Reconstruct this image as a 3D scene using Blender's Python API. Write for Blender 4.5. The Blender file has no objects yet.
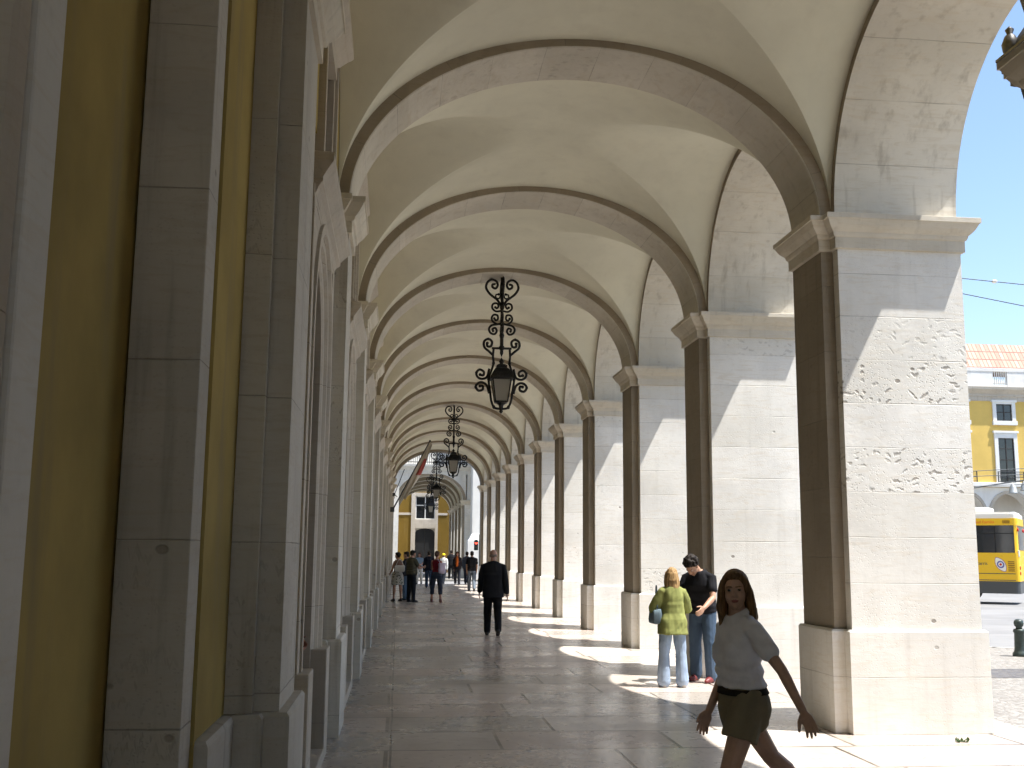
import bpy, bmesh, math, random
from mathutils import Vector, Matrix, noise
random.seed(7)
R = math.radians
sc = bpy.context.scene
col = sc.collection

# ------------------------------------------------------------------ constants
S, Y0 = 4.6914, 10.4912            # bay period, near face of the first visible pier
XC, XO = 4.4743, 5.818             # inner / outer face of the piers
XP = 4.347                         # pilaster face on the gallery side
PD, P1, P2 = 1.08, .1295, .9497    # pier depth, pilaster start / end
HP, HS, HC = .9934, 4.8734, 5.2154 # plinth top, shaft top, impost top
N0, N1 = -5, 10                    # first and last pier
YEND = Y0 + N1*S + PD              # end of the arcade
def XL(n): return -.535 + .0065*S*(n+1)   # left plinth face at pier n

# ------------------------------------------------------------------ helpers
def link(o, parent=None):
    col.objects.link(o)
    if parent is not None: o.parent = parent
    return o
def tag(o, label=None, cat=None, group=None, kind=None):
    if label: o['label'] = label
    if cat: o['category'] = cat
    if group: o['group'] = group
    if kind: o['kind'] = kind
    return o
def empty(name, loc=(0,0,0), rz=0):
    o = bpy.data.objects.new(name, None); o.empty_display_size = .2
    o.location = loc; o.rotation_euler = (0,0,rz)
    return link(o)
def finish(name, bm, mat, parent=None, smooth=False, loc=None, recalc=True):
    if recalc: bmesh.ops.recalc_face_normals(bm, faces=bm.faces[:])
    me = bpy.data.meshes.new(name); bm.to_mesh(me); bm.free()
    for m in (mat if isinstance(mat,(list,tuple)) else [mat]): me.materials.append(m)
    if smooth:
        for p in me.polygons: p.use_smooth = True
    o = bpy.data.objects.new(name, me)
    if loc: o.location = loc
    return link(o, parent)
def copy_tree(o, parent=None):
    c = o.copy(); col.objects.link(c); c.parent = parent
    for ch in list(o.children): copy_tree(ch, c)
    return c
def box(bm, x0,x1,y0,y1,z0,z1, bev=0, mi=0):
    vs = [bm.verts.new(p) for p in ((x0,y0,z0),(x1,y0,z0),(x1,y1,z0),(x0,y1,z0),(x0,y0,z1),(x1,y0,z1),(x1,y1,z1),(x0,y1,z1))]
    fs = [bm.faces.new([vs[i] for i in f]) for f in ((3,2,1,0),(4,5,6,7),(0,1,5,4),(1,2,6,5),(2,3,7,6),(3,0,4,7))]
    for f in fs: f.material_index = mi
    if bev:
        es = list({e for f in fs for e in f.edges})
        bmesh.ops.bevel(bm, geom=es, offset=bev, segments=2, affect='EDGES', profile=.6)
def offset_poly(poly, d):
    n = len(poly); out = []
    for i in range(n):
        p0, p1, p2 = Vector(poly[i-1]), Vector(poly[i]), Vector(poly[(i+1)%n])
        a = (p1-p0).normalized(); b = (p2-p1).normalized()
        na = Vector((a.y,-a.x)); nb = Vector((b.y,-b.x))
        den = 1+na.dot(nb)
        out.append(p1 + (na+nb)*(d/den))
    return out
def moulding(bm, poly, profile):
    """closed CCW footprint swept through (offset, z) pairs, capped"""
    rings = []
    for d, z in profile:
        rings.append([bm.verts.new((p.x,p.y,z)) for p in offset_poly(poly,d)])
    n = len(poly)
    for a,b in zip(rings, rings[1:]):
        for i in range(n):
            bm.faces.new((a[i],a[(i+1)%n],b[(i+1)%n],b[i]))
    bm.faces.new(rings[0][::-1]); bm.faces.new(rings[-1])
def rect(x0,x1,y0,y1): return [(x0,y0),(x1,y0),(x1,y1),(x0,y1)]
def tube(bm, pts, r, n=6, mi=0, caps=True):
    pts = [Vector(p) for p in pts]; rings = []
    rr = r if isinstance(r,(list,tuple)) else [r]*len(pts)
    up = None
    for i,p in enumerate(pts):
        t = ((pts[min(i+1,len(pts)-1)] - pts[max(i-1,0)])).normalized()
        if up is None:
            up = Vector((0,0,1)) if abs(t.z)<.9 else Vector((1,0,0))
        x = up.cross(t)
        if x.length < 1e-4: x = Vector((0,1,0)).cross(t)
        x.normalize(); y = t.cross(x); up = y
        rings.append([bm.verts.new(p + (x*math.cos(a)+y*math.sin(a))*rr[i]) for a in [2*math.pi*k/n for k in range(n)]])
    fs = []
    for a,b in zip(rings,rings[1:]):
        for k in range(n): fs.append(bm.faces.new((a[k],a[(k+1)%n],b[(k+1)%n],b[k])))
    if caps:
        fs.append(bm.faces.new(rings[0][::-1])); fs.append(bm.faces.new(rings[-1]))
    for f in fs: f.material_index = mi
def lathe(bm, prof, c=(0,0,0), n=16, mi=0):
    rings = []
    for r,z in prof:
        rings.append([bm.verts.new((c[0]+max(r,1e-4)*math.cos(2*math.pi*k/n), c[1]+max(r,1e-4)*math.sin(2*math.pi*k/n), c[2]+z)) for k in range(n)])
    fs=[]
    for a,b in zip(rings,rings[1:]):
        for k in range(n): fs.append(bm.faces.new((a[k],a[(k+1)%n],b[(k+1)%n],b[k])))
    fs.append(bm.faces.new(rings[0][::-1])); fs.append(bm.faces.new(rings[-1]))
    for f in fs: f.material_index = mi
def ellipsoid(bm, c, r, rot=None, seg=14, rings=9, mi=0):
    c = Vector(c); M = rot or Matrix.Identity(3); vv = []
    for i in range(1,rings):
        th = math.pi*i/rings
        vv.append([bm.verts.new(c + M @ Vector((r[0]*math.sin(th)*math.cos(2*math.pi*k/seg), r[1]*math.sin(th)*math.sin(2*math.pi*k/seg), r[2]*math.cos(th)))) for k in range(seg)])
    t = bm.verts.new(c+M@Vector((0,0,r[2]))); b = bm.verts.new(c+M@Vector((0,0,-r[2])))
    fs=[]
    for k in range(seg): fs.append(bm.faces.new((t,vv[0][k],vv[0][(k+1)%seg])))
    for a,d in zip(vv,vv[1:]):
        for k in range(seg): fs.append(bm.faces.new((a[k],d[k],d[(k+1)%seg],a[(k+1)%seg])))
    for k in range(seg): fs.append(bm.faces.new((b,vv[-1][(k+1)%seg],vv[-1][k])))
    for f in fs: f.material_index = mi

# ------------------------------------------------------------------ materials
class NT:
    def __init__(s, name):
        s.m = bpy.data.materials.new(name); s.m.use_nodes = True
        s.t = s.m.node_tree; s.b = s.t.nodes['Principled BSDF']
        s._pos = None
    def n(s, typ, **kw):
        nd = s.t.nodes.new(typ)
        for k,v in kw.items():
            if k.startswith('i_'): nd.inputs[k[2:].replace('_',' ')].default_value = v
            else: setattr(nd,k,v)
        return nd
    def l(s, a, b): s.t.links.new(a,b)
    def pos(s):
        if s._pos is None: s._pos = s.n('ShaderNodeNewGeometry').outputs['Position']
        return s._pos
    def obj(s): return s.n('ShaderNodeTexCoord').outputs['Object']
    def mapping(s, vec, scale=(1,1,1), loc=(0,0,0), rot=(0,0,0)):
        m = s.n('ShaderNodeMapping'); m.inputs['Scale'].default_value = scale; m.inputs['Location'].default_value = loc; m.inputs['Rotation'].default_value = rot
        s.l(vec, m.inputs['Vector']); return m.outputs['Vector']
    def noise(s, vec, scale, detail=4, rough=.55, dist=0):
        n = s.n('ShaderNodeTexNoise'); n.inputs['Scale'].default_value = scale; n.inputs['Detail'].default_value = detail
        n.inputs['Roughness'].default_value = rough; n.inputs['Distortion'].default_value = dist
        s.l(vec, n.inputs['Vector']); return n.outputs['Fac']
    def math(s, op, a, b=None, c=None, clamp=False):
        m = s.n('ShaderNodeMath'); m.operation = op; m.use_clamp = clamp
        for i,v in enumerate((a,b,c)):
            if v is None: continue
            if isinstance(v,(int,float)): m.inputs[i].default_value = v
            else: s.l(v, m.inputs[i])
        return m.outputs[0]
    def ramp(s, fac, a, b, va=0., vb=1.):
        m = s.n('ShaderNodeMapRange'); m.clamp = True; m.interpolation_type='SMOOTHSTEP'
        s.l(fac, m.inputs['Value'])
        m.inputs['From Min'].default_value=a; m.inputs['From Max'].default_value=b; m.inputs['To Min'].default_value=va; m.inputs['To Max'].default_value=vb
        return m.outputs['Result']
    def mix(s, fac, a, b, typ='MIX'):
        m = s.n('ShaderNodeMix', data_type='RGBA', blend_type=typ)
        for sock,v in ((m.inputs[0],fac),(m.inputs[6],a),(m.inputs[7],b)):
            if isinstance(v,(int,float)): sock.default_value = v
            elif isinstance(v,(tuple,list)): sock.default_value = (*v[:3],1)
            else: s.l(v,sock)
        return m.outputs[2]
    def sep(s, vec):
        x = s.n('ShaderNodeSeparateXYZ'); s.l(vec, x.inputs[0]); return x.outputs
    def comb(s, x,y,z):
        c = s.n('ShaderNodeCombineXYZ')
        for i,v in enumerate((x,y,z)):
            if isinstance(v,(int,float)): c.inputs[i].default_value=v
            else: s.l(v,c.inputs[i])
        return c.outputs[0]
    def wn(s, vec):
        w = s.n('ShaderNodeTexWhiteNoise'); w.noise_dimensions='3D'; s.l(vec,w.inputs['Vector']); return w.outputs['Value']
    def out(s, color=None, rough=.6, bump=None, bstr=.3, bdist=.01, metallic=0, spec=None):
        b = s.b
        if color is not None:
            if isinstance(color,(tuple,list)): b.inputs['Base Color'].default_value=(*color[:3],1)
            else: s.l(color,b.inputs['Base Color'])
        if isinstance(rough,(int,float)): b.inputs['Roughness'].default_value=rough
        else: s.l(rough,b.inputs['Roughness'])
        b.inputs['Metallic'].default_value=metallic
        if spec is not None: b.inputs['Specular IOR Level'].default_value=spec
        if bump is not None:
            n = s.n('ShaderNodeBump'); n.inputs['Strength'].default_value=bstr; n.inputs['Distance'].default_value=bdist
            s.l(bump,n.inputs['Height']); s.l(n.outputs[0],b.inputs['Normal'])
        return s.m

def stone(name, base, mode='z', ch=.45, z0=.9934, pits=.6, stain=.35, dirt=(.20,.17,.13), rough=.75, joint=.004, jd=.55):
    s = NT(name); P = s.pos(); x,y,z = s.sep(P)
    if mode=='uv':
        uv = s.n('ShaderNodeUVMap').outputs[0]; u,v,_ = s.sep(uv); q = s.math('DIVIDE', u, ch)
    elif mode=='y':
        q = s.math('DIVIDE', y, ch)
    else:
        q = s.math('DIVIDE', s.math('SUBTRACT', z, z0), ch)
    wob = s.math('MULTIPLY', s.math('SUBTRACT', s.noise(P,2.5,2),.5), .02)
    q2 = s.math('ADD', q, wob)
    idx = s.math('FLOOR', q2); fr = s.math('FRACT', q2)
    d = s.math('MULTIPLY', s.math('MINIMUM', fr, s.math('SUBTRACT',1.,fr)), ch)
    jv = s.noise(P, 1.7, 3)
    jw = s.ramp(jv,.35,.7,joint*.5,joint*1.9)
    j = s.math('SUBTRACT', 1., s.math('DIVIDE', d, jw), clamp=True) if mode!='none' else s.math('MULTIPLY',jv,0)
    bay = s.math('FLOOR', s.math('DIVIDE', s.math('SUBTRACT', y, Y0-.8), S))
    xb = s.math('FLOOR', s.math('MULTIPLY', x, .45))
    rnd = s.wn(s.comb(idx, bay, xb)); rnd2 = s.wn(s.comb(s.math('ADD',idx,31.7), bay, 3.))
    # colour
    big = s.noise(P, .9, 5, .6); fine = s.noise(P, 14, 6, .65)
    vein = s.noise(s.mapping(P,(1.2,1.2,9)), 2.2, 5, .6, 1.5)
    streak = s.noise(s.mapping(P,(5,5,.35)), 1.6, 4, .6)
    c = s.mix(s.ramp(big,.3,.7), [v*.86 for v in base], [min(.9,v*1.08) for v in base])
    c = s.mix(s.ramp(rnd,0,1,0,.30), c, (base[0]*.72,base[1]*.70,base[2]*.64))
    c = s.mix(s.math('MULTIPLY', s.ramp(vein,.48,.68), .35), c, (base[0]*.80,base[1]*.72,base[2]*.60))
    c = s.mix(s.math('MULTIPLY', s.ramp(streak,.52,.75), stain), c, dirt)
    c = s.mix(s.math('MULTIPLY', s.ramp(fine,.5,.8), .25), c, [v*.6 for v in base])
    # pits
    vo = s.n('ShaderNodeTexVoronoi'); vo.inputs['Scale'].default_value = 13; vo.inputs['Randomness'].default_value=1
    s.l(s.mapping(s.mix(.22,P,s.n('ShaderNodeTexNoise',i_Scale=7.,i_Detail=4.).outputs['Color']),(.8,.8,1.7)), vo.inputs['Vector'])
    pm = s.math('MULTIPLY', s.ramp(vo.outputs['Distance'],.18,.38,1,0), s.ramp(s.noise(P,3.1,3),.40,.52))
    odd = s.math('MULTIPLY', s.math('FLOORED_MODULO',idx,2.), s.math('MULTIPLY',s.math('LESS_THAN',s.math('ABSOLUTE',bay),.5),s.math('LESS_THAN',s.math('ABSOLUTE',s.math('SUBTRACT',idx,4.)),1.5)))
    sel = s.math('MAXIMUM', s.ramp(rnd2,.80,.92,.03,.45), odd)
    pm = s.math('MULTIPLY', pm, sel)
    vf = s.n('ShaderNodeTexVoronoi'); vf.inputs['Scale'].default_value = 34; s.l(s.mapping(P,(1,1,1.5)), vf.inputs['Vector'])
    pm = s.math('MAXIMUM', pm, s.math('MULTIPLY', s.math('MULTIPLY', s.ramp(vf.outputs['Distance'],.15,.30,.8,0), s.ramp(s.noise(P,2.2,4),.40,.55)), s.math('MAXIMUM',sel,.25)))
    pm = s.math('MULTIPLY', pm, pits, clamp=True)
    # isolated chips
    vo2 = s.n('ShaderNodeTexVoronoi'); vo2.inputs['Scale'].default_value = 2.6
    s.l(s.mapping(P,(1,1,1.3),(3.1,1.7,.4)), vo2.inputs['Vector'])
    ch2 = s.math('MULTIPLY', s.ramp(vo2.outputs['Distance'],.055,.085,1,0), s.ramp(s.noise(P,.8,1),.5,.56))
    ch2 = s.math('MULTIPLY', ch2, min(1.,pits*1.2))
    pm2 = s.math('MAXIMUM', pm, ch2)
    c = s.mix(s.math('MULTIPLY',pm2,.72), c, (.17,.14,.11))
    c = s.mix(s.math('MULTIPLY',j,jd), c, (.13,.11,.09))
    h = s.math('SUBTRACT', s.math('ADD', s.math('MULTIPLY',fine,.22), s.math('MULTIPLY',vein,.12)), s.math('ADD', pm2, s.math('MULTIPLY',j,.6)))
    return s.out(c, rough, h, .55, .012, spec=.3)

M = {}
LIME = (.80,.78,.735)
M['pier'] = stone('pier_limestone', LIME, 'z', .452, pits=.85, stain=.10)
M['plinth'] = stone('plinth_limestone', LIME, 'z', .54, z0=0, pits=.45, stain=.15)
M['impost'] = stone('impost_limestone', (.64,.59,.50), 'none', .5, pits=.15, stain=.25)
M['arch'] = stone('arch_limestone', (.68,.645,.57), 'uv', .66, pits=.2, stain=.5, dirt=(.33,.29,.23))
M['shade_dirt'] = stone('shaded_weathered_limestone', (.34,.285,.215), 'uv', .62, pits=.3, stain=.25)  # part dirt, part shade painted into rib fronts and inner arch rings
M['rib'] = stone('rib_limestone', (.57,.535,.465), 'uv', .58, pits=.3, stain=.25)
M['pilaster'] = stone('shaded_brown_limestone', (.31,.265,.205), 'z', .70, z0=.3, pits=.3, stain=.3, dirt=(.14,.11,.08))  # brown stone, colour darkened to carry the shade on the gallery side
M['wallstone'] = stone('wall_limestone', (.56,.53,.475), 'z', .78, z0=.2, pits=.6, stain=.45)
M['trim'] = stone('trim_limestone', (.52,.47,.40), 'z', .95, z0=.3, pits=.25, stain=.3)
M['darkrib'] = stone('shaded_rib_limestone', (.20,.165,.125), 'uv', .58, pits=.3, stain=.25)  # end rib: backlit shade put into the stone colour
M['marble'] = stone('grey_marble', (.70,.69,.66), 'none', 1, pits=.1, stain=.3, dirt=(.3,.3,.29), rough=.5)

def plaster(name, base, var=.12, stain=0.0, scol=(.3,.2,.1)):
    s = NT(name); P = s.pos()
    a = s.noise(P,.55,5,.6); b = s.noise(P,7,5,.6); st = s.noise(s.mapping(P,(2.5,2.5,.3)),1.3,4,.6)
    c = s.mix(s.ramp(a,.3,.7), [v*(1-var) for v in base], [min(.95,v*(1+var*.6)) for v in base])
    c = s.mix(s.math('MULTIPLY',s.ramp(b,.45,.8),.12), c, [v*.7 for v in base])
    if stain: c = s.mix(s.math('MULTIPLY',s.ramp(st,.5,.75),stain), c, scol)
    return s.out(c,.85,s.noise(P,30,4),.12,.004,spec=.2)
M['vault'] = plaster('vault_plaster', (.70,.68,.56), .09, .16, (.46,.42,.34))
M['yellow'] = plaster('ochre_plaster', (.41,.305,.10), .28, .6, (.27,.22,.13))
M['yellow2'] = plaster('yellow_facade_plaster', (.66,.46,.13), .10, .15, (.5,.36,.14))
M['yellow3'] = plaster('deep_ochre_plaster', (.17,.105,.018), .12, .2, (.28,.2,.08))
M['whitewash'] = plaster('white_plaster', (.72,.71,.68), .08, .25, (.45,.43,.4))

def floor_mat():
    s = NT('gallery_paving'); P = s.pos(); x,y,z = s.sep(P)
    br = s.n('ShaderNodeTexBrick'); br.offset=.37; br.offset_frequency=2; br.squash=1.25; br.squash_frequency=3
    for k,v in (('Scale',1.),('Mortar Size',.02),('Mortar Smooth',.3),('Bias',0.),('Brick Width',1.62),('Row Height',.96)): br.inputs[k].default_value=v
    br.inputs['Color1'].default_value=(0,0,0,1); br.inputs['Color2'].default_value=(1,1,1,1); br.inputs['Mortar'].default_value=(.5,.5,.5,1)
    wob = s.n('ShaderNodeTexNoise',i_Scale=.35,i_Detail=1.)
    s.l(P,wob.inputs['Vector'])
    vec = s.mix(.02, s.mapping(P,(1,1,1),(.05,-.28,0)), wob.outputs['Color'], 'ADD')
    s.l(vec, br.inputs['Vector'])
    rnd = s.sep(br.outputs['Color'])[0]; mort = br.outputs['Fac']
    big = s.noise(P,.8,5,.62,.6); fine = s.noise(P,9,6,.65); vein=s.noise(s.mapping(P,(1,2.4,1)),2.3,6,.65,1.2)
    c = s.mix(s.ramp(rnd,.1,.9), (.345,.315,.28), (.61,.545,.475))
    c = s.mix(s.math('MULTIPLY',s.ramp(s.math('FRACT',s.math('MULTIPLY',rnd,5.3)),.5,.8),.55), c, (.54,.43,.37))
    c = s.mix(s.math('MULTIPLY',s.ramp(big,.42,.68),.45), c, (.34,.29,.24))
    c = s.mix(s.math('MULTIPLY',s.ramp(vein,.5,.7),.18), c, (.62,.56,.49))
    c = s.mix(s.math('MULTIPLY',s.ramp(fine,.52,.8),.35), c, (.24,.20,.17))
    vo = s.n('ShaderNodeTexVoronoi'); vo.inputs['Scale'].default_value=9
    s.l(s.mapping(s.mix(.12,P,s.n('ShaderNodeTexNoise',i_Scale=5.).outputs['Color']),(1,1.7,1)), vo.inputs['Vector'])
    pit = s.math('MULTIPLY', s.ramp(vo.outputs['Distance'],.10,.20,1,0), s.ramp(s.noise(P,1.9,3),.43,.56))
    c = s.mix(s.math('MULTIPLY',pit,.7), c, (.10,.085,.07))
    ln = s.ramp(s.math('ABSOLUTE',s.math('ADD',s.math('SUBTRACT',x,-.02),s.math('MULTIPLY',s.math('SUBTRACT',s.noise(P,.7,2),.5),.03))),.007,.013,1,0)
    mort = s.math('MAXIMUM', mort, ln)
    jn = s.math('MULTIPLY', mort, s.ramp(s.noise(P,1.3,3),.3,.6,.45,1.))
    c = s.mix(jn, c, (.09,.075,.06))
    # strip of darker slabs along the wall
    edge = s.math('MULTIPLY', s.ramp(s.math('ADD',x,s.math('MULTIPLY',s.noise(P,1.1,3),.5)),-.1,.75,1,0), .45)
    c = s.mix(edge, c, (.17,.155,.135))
    rg = s.ramp(s.math('ADD',s.math('MULTIPLY',big,.6),s.math('MULTIPLY',fine,.4)),.35,.7,.22,.42)
    h = s.math('SUBTRACT', s.math('MULTIPLY',s.noise(P,5,4),.25), s.math('ADD',s.math('MULTIPLY',pit,.6),mort))
    return s.out(c, rg, h, .22, .006, spec=.4)
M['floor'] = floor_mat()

def cobble(name, a, b, scale=13):
    s = NT(name); P = s.pos()
    vo = s.n('ShaderNodeTexVoronoi'); vo.inputs['Scale'].default_value=scale; vo.inputs['Randomness'].default_value=.7; s.l(P,vo.inputs['Vector'])
    ve = s.n('ShaderNodeTexVoronoi',feature='DISTANCE_TO_EDGE'); ve.inputs['Scale'].default_value=scale; ve.inputs['Randomness'].default_value=.7; s.l(P,ve.inputs['Vector'])
    r = s.sep(vo.outputs['Color'])[0]
    c = s.mix(r, a, b); g = s.ramp(ve.outputs['Distance'],.02,.09,1,0)
    c = s.mix(s.math('MULTIPLY',g,.7), c, (.14,.12,.10))
    c = s.mix(s.math('MULTIPLY',s.ramp(s.noise(P,.6,4),.5,.75),.3), c, [v*.7 for v in a])
    return s.out(c,.7,s.math('MULTIPLY',ve.outputs['Distance'],1.),.6,.02)
M['cobble'] = cobble('limestone_cobbles', (.20,.19,.172), (.31,.295,.27))
M['darkcobble'] = cobble('dark_cobbles', (.06,.06,.065), (.12,.12,.125))
def asphalt():
    s = NT('asphalt'); P=s.pos()
    a=s.noise(P,.35,5,.6); f=s.noise(P,60,3); tr=s.noise(s.mapping(P,(.12,1.1,1)),1.,3)
    c=s.mix(s.ramp(a,.3,.7),(.17,.17,.172),(.24,.24,.24)); c=s.mix(s.math('MULTIPLY',s.ramp(tr,.5,.7),.35),c,(.12,.12,.125))
    c=s.mix(s.math('MULTIPLY',f,.25),c,(.2,.2,.2))
    return s.out(c,.8,f,.3,.005)
M['asphalt'] = asphalt()
M['kerb'] = stone('kerb_granite', (.42,.40,.37), 'none', 1, pits=.1, stain=.2)

def simple(name, c, rough=.6, metallic=0, spec=None, nscale=0, namt=.25, bump=0):
    s = NT(name)
    if nscale:
        o = s.obj(); a = s.noise(o,nscale,4,.6)
        cc = s.mix(s.ramp(a,.3,.7), [v*(1-namt) for v in c], [min(1,v*(1+namt)) for v in c])
        return s.out(cc, rough, a if bump else None, bump, .004, metallic, spec)
    return s.out(c, rough, None, metallic=metallic, spec=spec)
M['iron'] = simple('wrought_iron', (.022,.021,.020), .5, .6, nscale=30, namt=.4)
M['darkwood'] = simple('dark_wood', (.028,.022,.018), .55, nscale=6, namt=.4)
M['darkpaint'] = simple('dark_door_paint', (.012,.012,.012), .5)
M['blackglass'] = simple('window_glass', (.015,.018,.022), .06, spec=.8)
M['whitepaint'] = simple('white_paint', (.72,.72,.70), .5)
M['rail'] = simple('balcony_iron', (.05,.055,.06), .5, .4)

def frosted(name, c, tr=.5, emit=None):
    s = NT(name); b = s.b
    b.inputs['Base Color'].default_value=(*c,1); b.inputs['Roughness'].default_value=.35
    b.inputs['Transmission Weight'].default_value=tr; b.inputs['IOR'].default_value=1.15
    return s.m
M['lampglass'] = frosted('lantern_glass', (.62,.58,.50), .65)

def tiles():
    s = NT('clay_tiles'); P=s.pos()
    br=s.n('ShaderNodeTexBrick'); br.offset=0.
    for k,v in (('Scale',1.),('Mortar Size',.03),('Mortar Smooth',.6),('Brick Width',.30),('Row Height',.42)): br.inputs[k].default_value=v
    br.inputs['Color1'].default_value=(0,0,0,1); br.inputs['Color2'].default_value=(1,1,1,1)
    x,y,z=s.sep(P); s.l(s.comb(x,s.math('MULTIPLY',y,1.),0),br.inputs['Vector'])
    r=s.sep(br.outputs['Color'])[0]
    c=s.mix(r,(.42,.235,.175),(.53,.35,.27)); c=s.mix(s.math('MULTIPLY',br.outputs['Fac'],.75),c,(.16,.06,.04))
    c=s.mix(s.math('MULTIPLY',s.ramp(s.noise(P,1.1,4),.45,.7),.4),c,(.36,.24,.18))
    return s.out(c,.8,br.outputs['Fac'],.5,.03)
M['tiles'] = tiles()

# ------------------------------------------------------------------ ground
def sheet(name, pts, z, mat, kind='structure'):
    bm = bmesh.new(); bm.faces.new([bm.verts.new((x,y,z)) for x,y in pts])
    o = finish(name,bm,mat); o['kind']=kind; return o
sheet('road', [(-400,-400),(600,-400),(600,700),(-400,700)], -.13, M['asphalt'])
def slab(name, pts, z0, z1, mat):
    bm = bmesh.new(); a=[bm.verts.new((x,y,z0)) for x,y in pts]; b=[bm.verts.new((x,y,z1)) for x,y in pts]
    n=len(pts)
    for i in range(n): bm.faces.new((a[i],a[(i+1)%n],b[(i+1)%n],b[i]))
    bm.faces.new(b); o=finish(name,bm,mat); o['kind']='structure'; return o
XF = 6.35
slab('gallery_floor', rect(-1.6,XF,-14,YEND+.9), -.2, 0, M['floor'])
slab('pavement', [(XF,-14),(40,-14),(40,19.0),(13.2,19.35),(11.4,20.2),(10.4,22.5),(10.2,26),(10.2,YEND+.9),(XF,YEND+.9)], -.2, -.012, M['cobble'])
kp = [(40,19.0),(13.2,19.35),(11.4,20.2),(10.4,22.5),(10.2,26),(10.2,YEND+.9)]
bm = bmesh.new()
for (xa,ya),(xb,yb) in zip(kp,kp[1:]):
    d = Vector((xb-xa,yb-ya)).normalized(); nn = Vector((d.y,-d.x))*.16
    q = [(xa,ya),(xb,yb),(xb+nn.x,yb+nn.y),(xa+nn.x,ya+nn.y)]
    lo=[bm.verts.new((*p,-.19)) for p in q]; hi=[bm.verts.new((*p,-.006)) for p in q]
    for i in range(4): bm.faces.new((lo[i],lo[(i+1)%4],hi[(i+1)%4],hi[i]))
    bm.faces.new(hi)
tag(finish('kerb',bm,M['kerb']),kind='structure')
sheet('paving_band', [(8.1,15.25),(40,14.9),(40,16.2),(8.1,16.45)], -.008, M['darkcobble'])  # band of darker cobbles across the pavement
slab('pavement', rect(-14,70,69.2,80), -.2, -.01, M['cobble'])

# ------------------------------------------------------------------ arcade building
arcade = empty('arcade_building', (0,0,0))
tag(arcade, 'long limestone arcade with groin vaulted gallery, heavy piers and ochre inner wall', 'building')

foot = [(XC,0),(XO,0),(XO,PD),(XC,PD),(XC,P2),(XP,P2),(XP,P1),(XC,P1)]
bm = bmesh.new(); moulding(bm, rect(XC,XO,0,PD), [(0,HP-.02),(0,HS+.02)])
pier0 = finish('pier', bm, M['pier'])
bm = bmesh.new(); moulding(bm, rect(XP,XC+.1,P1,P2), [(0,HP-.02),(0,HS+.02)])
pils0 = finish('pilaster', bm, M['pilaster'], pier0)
bm = bmesh.new(); moulding(bm, foot, [(.046,-.05),(.046,.3),(.046,HP-.02),(.030,HP),(-.01,HP)])
plinth0 = finish('plinth', bm, M['plinth'], pier0)
bm = bmesh.new(); moulding(bm, foot, [(-.02,HS-.01),(.035,HS),(.035,HS+.115),(.050,HS+.125),(.062,HS+.155),(.062,HS+.165),(.072,HS+.175),(.098,HS+.20),(.118,HS+.225),(.142,HS+.27),(.150,HS+.285),(.162,HS+.287),(.162,HC-.004),(.155,HC),(-.05,HC)])
impost0 = finish('impost', bm, M['impost'], pier0)

# facade arch between piers (origin at the bay centre)
RA, ZA, ZT = 1.85, 5.24, 7.45
def arch_bm():
    bm = bmesh.new(); uvl = bm.loops.layers.uv.new('UVMap'); N=40
    pr=[]
    pts=[(-RA,HC)]+[(RA*math.cos(math.pi-math.pi*i/N), ZA+RA*math.sin(math.pi*i/N)) for i in range(N+1)]+[(RA,HC)]
    L=[0]
    for a,b in zip(pts,pts[1:]): L.append(L[-1]+math.hypot(b[0]-a[0],b[1]-a[1]))
    vi=[bm.verts.new((XC,y,z)) for y,z in pts]; vo=[bm.verts.new((XO,y,z)) for y,z in pts]
    def tp(y,z):
        # radial projection out to the bay rectangle
        dy,dz=y,z-ZA
        if z<=ZA+1e-6: return (math.copysign(S/2,y),z)
        k=min((S/2)/abs(dy) if abs(dy)>1e-6 else 1e9,(ZT-ZA)/dz if dz>1e-6 else 1e9)
        return (dy*k,ZA+dz*k)
    to=[tp(y,z) for y,z in pts]
    ti=[bm.verts.new((XC,y,z)) for y,z in to]; tt=[bm.verts.new((XO,y,z)) for y,z in to]
    def F(vs,uvs):
        f=bm.faces.new(vs)
        for l,uv in zip(f.loops,uvs): l[uvl].uv=uv
    for i in range(len(pts)-1):
        F((vi[i],vi[i+1],vo[i+1],vo[i]),((L[i],0),(L[i+1],0),(L[i+1],1.34),(L[i],1.34)))
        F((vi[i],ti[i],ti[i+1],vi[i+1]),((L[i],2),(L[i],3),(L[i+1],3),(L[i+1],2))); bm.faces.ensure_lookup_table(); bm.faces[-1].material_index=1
        F((vo[i],vo[i+1],tt[i+1],tt[i]),((L[i],2),(L[i+1],2),(L[i+1],3),(L[i],3)))
    # corner fillers
    for sgn in (-1,1):
        k=[i for i,(y,z) in enumerate(to)]
    return bm
bm = arch_bm()
arch0 = finish('arch', bm, [M['arch'],M['shade_dirt']], recalc=False)

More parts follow.
